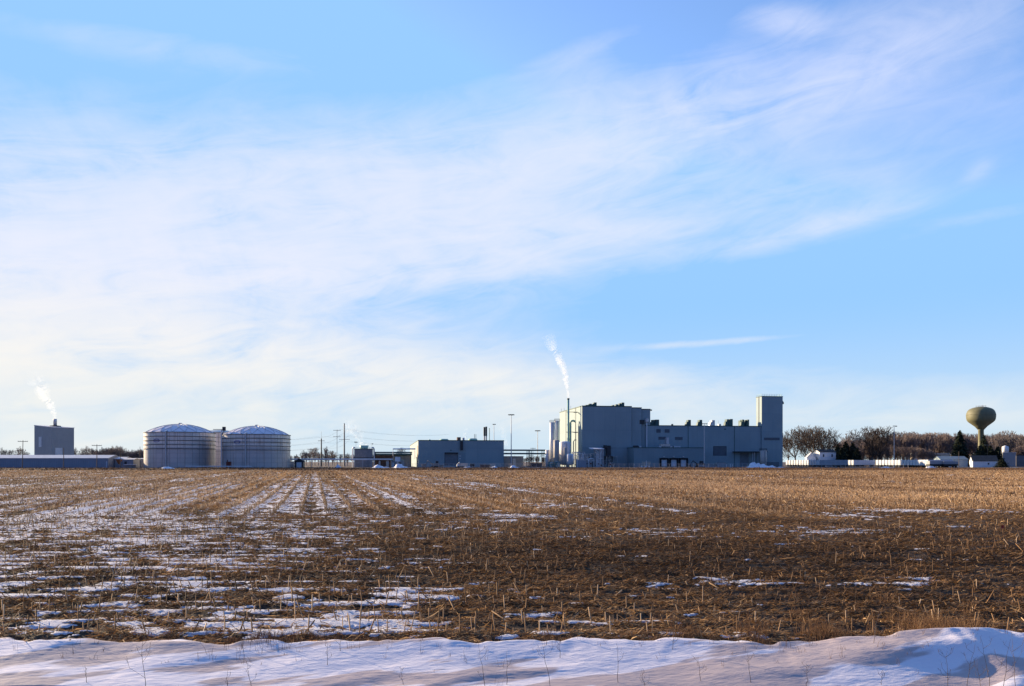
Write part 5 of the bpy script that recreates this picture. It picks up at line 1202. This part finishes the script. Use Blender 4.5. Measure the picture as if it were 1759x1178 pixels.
# woods that read as one mass
def woods(name, label, spots, m, seed):
    rn = np.random.default_rng(seed); Vs, Fs, off = [], [], 0
    src = []
    for kd in (3, 4, 5):
        vs = []; fs = []; o_ = 0
        for me in PROTO[kd]:
            v = np.empty(len(me.vertices) * 3, np.float32); me.vertices.foreach_get('co', v); f = np.empty(len(me.polygons) * 4, np.int32); me.loops.foreach_get('vertex_index', f)
            vs.append(v.reshape(-1, 3)); fs.append(f.reshape(-1, 4) + o_); o_ += len(v) // 3
        src.append((np.concatenate(vs), np.concatenate(fs), (12, 12, 10)[kd - 3]))
    for (px, top, d, w) in spots:
        V, F, hp_ = src[rn.integers(0, 3)]; s = gz(top, d) / hp_; a = rn.uniform(0, 6.28); R2 = np.array([[math.cos(a), -math.sin(a)], [math.sin(a), math.cos(a)]])
        W = V.copy(); W[:, :2] = (V[:, :2] @ R2.T) * s * w; W[:, 2] = V[:, 2] * s; W[:, 0] += gx(px, d); W[:, 1] += d
        Vs.append(W); Fs.append(F + off); off += len(W)
    tag(np_mesh(name, np.concatenate(Vs), np.concatenate(Fs), m), label, 'woodland', kind='stuff')
rn = np.random.default_rng(5)
sp1 = []
for px in np.arange(1440, 1800, 4.2):
    topb = np.interp(px, [1440, 1480, 1530, 1560, 1600, 1640, 1700, 1760, 1800], [756, 752, 746, 742, 744, 745, 748, 748, 746])
    for d, dy in ((590, 0), (660, -1)): sp1.append((px + rn.uniform(-4, 4), topb + rn.uniform(-3, 5) + dy, d + rn.uniform(-20, 20), rn.uniform(.8, 1.3)))
woods('distant_woodland', 'dense brown leafless woods along the horizon at the right', sp1, m_bark2, 3)
sp2 = [(px + rn.uniform(-3, 3), np.interp(px, [1470, 1520, 1560, 1600, 1612], [772, 766, 765, 770, 782]) + rn.uniform(-2, 3), 520 + rn.uniform(-12, 12), rn.uniform(1.0, 1.5)) for px in np.arange(1470, 1612, 4.0)]
sp2 += [(px + rn.uniform(-2, 2), 765 + rn.uniform(-3, 3), 540, 1.2) for px in np.arange(1748, 1780, 3)]
woods('reddish_thicket', 'reddish brown brush in front of the right woods behind the trailers', sp2, m_bark2, 4)
sp3 = []
for px in np.arange(-30, 250, 4.6):
    topb = np.interp(px, [-30, 60, 140, 170, 185, 208, 216, 250], [778, 782, 778, 772, 767, 766, 773, 771])
    sp3.append((px + rn.uniform(-3, 3), topb + rn.uniform(-2, 3), 620 + rn.uniform(-30, 30), rn.uniform(.8, 1.3)))
    if 175 < px < 250: sp3.append((px, topb + rn.uniform(0, 4), 600 + rn.uniform(-10, 10), 1.2))
woods('distant_hedgerow', 'low grey leafless thicket behind the left sheds', sp3, m_bark3, 6)
sp4 = [(px + rn.uniform(-3, 3), np.interp(px, [498, 530, 600, 700, 880, 945], [783, 776, 780, 783, 782, 780]) + rn.uniform(-2, 3), 640 + rn.uniform(-30, 30), rn.uniform(.9, 1.4)) for px in np.arange(498, 720, 4.2)]
sp4 += [(px + rn.uniform(-3, 3), 784 + rn.uniform(-2, 3), 650, 1.2) for px in np.arange(866, 960, 3.5)]
woods('distant_hedgerow', 'low grey leafless thicket on the horizon behind the middle of the plant', sp4, m_bark3, 7)

def conifer(seed, H, r):
    rn = np.random.default_rng(seed); n = 4200
    f = 1 - rn.uniform(0, 1, n) ** 0.62; f = np.clip(f, 0.02, .985)               # share of height
    lev = np.floor(f * 26) / 26; jit = 0.75 + 0.25 * rn.uniform(0, 1, n)
    a = rn.uniform(0, 2 * np.pi, n); lump = 1 + .22 * np.sin(a * 3 + lev * 31) + .12 * np.sin(a * 7 + lev * 17)
    rad = r * (1 - f) ** .85 * lump * np.sqrt(rn.uniform(.12, 1, n)) * (1 - .28 * ((f * 26) % 1))
    z = H * (.05 + .95 * f) - rad * .18
    c = np.stack([rad * np.cos(a), rad * np.sin(a), z], 1)
    out = np.stack([np.cos(a), np.sin(a), -.35 + 0 * a], 1) + rn.normal(0, .35, (n, 3)); out /= np.linalg.norm(out, axis=1, keepdims=True)
    sd_ = np.cross(out, np.array([0, 0, 1.0]) + rn.normal(0, .4, (n, 3))); sd_ /= np.linalg.norm(sd_, axis=1, keepdims=True)
    L = (.045 * H * rn.uniform(.5, 1.3, n))[:, None]; w = L * .32
    P = np.stack([c - out * L * .5, c + sd_ * w, c + out * L, c - sd_ * w], 1)
    F = np.arange(n * 4).reshape(n, 4)
    return P.reshape(-1, 3), F
CON = []
for sd__ in (1, 2):
    V, F = conifer(sd__, 12, 3.6); o = np_mesh('needles', V, F, m_pine); CON.append(o.data); bpy.data.objects.remove(o)
tk = MB().tube([(0, 0, -.3), (0, 0, 11.4)], [.3, .04], 8); o = tk.build('trunk', m_bark); TRK = o.data; bpy.data.objects.remove(o)
def put_conifer(px, top, d, wpx, label, group=None, ro=0, base=0):
    H = gz(top, d); s = H / 12; w = (wpx / 2 / FPX * d) / 3.6 * 1.4
    root = empty('spruce_tree', (gx(px, d), d, -.05), R(ro), label, 'spruce', group); root.scale = (w, w, s)
    for nm, me in (('trunk', TRK), ('needles', CON[ro % 2])): o = bpy.data.objects.new(nm, me); COL.objects.link(o); o.parent = root
GS = 'dark spruces'
for a in ((1439, 762, 500, 20, 'slim dark spruce just right of the white house'), (1453, 757.5, 505, 28, 'pointed dark spruce, tallest of the clump right of the white house'), (1465, 759.5, 505, 22, 'dark spruce behind the front one of the clump'), (1472, 768.5, 490, 20, 'lowest front spruce at the right end of the clump'),
          (1446, 768, 488, 20, 'short dark spruce at the front left of the clump'), (1648.5, 738, 478, 30, 'large pointed spruce left of the water tower'), (1690, 747, 478, 24, 'tall spruce hiding the stem of the water tower'), (1684, 764, 470, 26, 'wide dark spruce at the left foot of the water tower'),
          (1701, 764, 474, 22, 'dark spruce right of the water tower stem'), (1714, 766, 472, 22, 'rightmost spruce of the water tower clump'), (1720.5, 786.5, 425, 19, 'small rounded spruce standing alone before the white bungalow'), (1672, 779, 482, 18, 'low dark evergreen between the large spruce and the tower clump')):
    put_conifer(*a[:4], a[4], GS, int(a[0]))

# ================================================================ STEAM
def plume_mat(name, dens, sc, col=(1, 1, 1), thr=.35):
    m = bpy.data.materials.new(name); m.use_nodes = True; t = m.node_tree
    for n in list(t.nodes): t.nodes.remove(n)
    v = t.nodes.new('ShaderNodeVolumePrincipled'); out = t.nodes.new('ShaderNodeOutputMaterial'); t.links.new(v.outputs[0], out.inputs[1])
    tco = t.nodes.new('ShaderNodeTexCoord'); n_ = NOISE(t, tco.outputs['Object'], sc, 2, .5, .4)
    at = t.nodes.new('ShaderNodeSeparateXYZ'); t.links.new(tco.outputs['Generated'], at.inputs[0])
    f = MM(t, 'MULTIPLY', MAPR(t, n_, thr - .15, thr + .45), MM(t, 'POWER', MM(t, 'SUBTRACT', 1.0, at.outputs[2], clamp=True), 1.3))
    t.links.new(MM(t, 'MULTIPLY', f, dens), v.inputs['Density']); v.inputs['Color'].default_value = col + (1,); v.inputs['Anisotropy'].default_value = .3
    return m
def plume(label, pts, rad, m):
    rn = random.Random(len(pts) * 7 + int(pts[0][0])); mb = MB()
    P = []; Rr = []
    n = 26
    for k in range(n + 1):
        f = k / n * (len(pts) - 1); i = min(int(f), len(pts) - 2); g = f - i; p = Vector(pts[i]).lerp(Vector(pts[i + 1]), g); r = rad[i] * (1 - g) + rad[i + 1] * g
        P.append(p + Vector((rn.uniform(-.22, .22), rn.uniform(-.2, .2), 0)) * r); Rr.append(r * rn.uniform(.85, 1.15))
    o0 = P[0].copy(); mb.tube([p - o0 for p in P], Rr, 14); o = mb.build('steam_plume', m); o.location = o0
    for f in (.72, .45):       # denser towards the middle
        MB().tube([p - o0 for p in P[:-1]], [r * f for r in Rr[:-1]], 12).build('steam_core', m, o)
    tag(o, label, 'steam', kind='stuff')
dS = PL.pt(PL.u(976.2, 9), 9)[1]
plume('white steam rising from the green chimney stack', [(gx(p, dS), dS, gz(q, dS)) for p, q in ((976.2, 684), (974.5, 664), (970, 640), (959, 612), (948, 594), (941, 574))], [.6, 1.2, 2.1, 2.8, 3.4, 4.2], plume_mat('stack_steam', .24, .3))
d_ = STK[1]; plume('pale steam from the stub stack of the left tower building', [(STK[0], d_, STKZ), (gx(90, d_), d_, gz(700, d_)), (gx(78, d_), d_, gz(680, d_)), (gx(68, d_), d_, gz(660, d_)), (gx(58, d_), d_, gz(640, d_))], [.9, 2.4, 3.6, 5, 7], plume_mat('tower_steam', .05, .18))
d_ = PL.pt(PL.u(625.5, 5.5), 5.5)[1]; plume('faint steam drifting off the cooling tower', [(gx(625.5, d_), d_, gz(765, d_)), (gx(618, d_), d_, gz(752, d_)), (gx(608, d_), d_, gz(738, d_)), (gx(598, d_), d_, gz(724, d_))], [2.2, 3.0, 4.0, 5.2], plume_mat('cooling_steam', .06, .2, thr=.3))
d_ = 450; plume('wisp of steam over the roof of the twin-stack building', [(gx(797, d_), d_, gz(753, d_)), (gx(800, d_), d_, gz(746, d_)), (gx(802, d_), d_, gz(738, d_))], [.8, 1.6, 2.0], plume_mat('roof_steam', .12, .4))
d_ = 480; plume('thin steam rising right of the twin-stack building', [(gx(868, d_), d_, gz(792, d_)), (gx(868, d_), d_, gz(770, d_)), (gx(866, d_), d_, gz(748, d_)), (gx(861, d_), d_, gz(722, d_))], [1.0, 1.8, 2.2, 2.8], plume_mat('yard_steam', .05, .3))

# the scrap of red litter and a marker flag out in the field
fl = empty('marker_flag', (gx(1722, 34.5), 34.5, 0), 0, 'small red scrap of plastic caught on stubble far out at the right', 'litter')
MB().poly([(-.07, 0, .12), (.06, .02, .10), (.09, .03, .24), (-.03, .0, .27), (0, .06, .18)], [(0, 1, 4), (1, 2, 4), (2, 3, 4), (3, 0, 4)]).build('scrap', mat('red_plastic', (.6, .05, .03), .5), fl); MB().tube([(0, .03, -.02), (0, .03, .26)], .008, 4).build('stalk', m_stalk, fl)
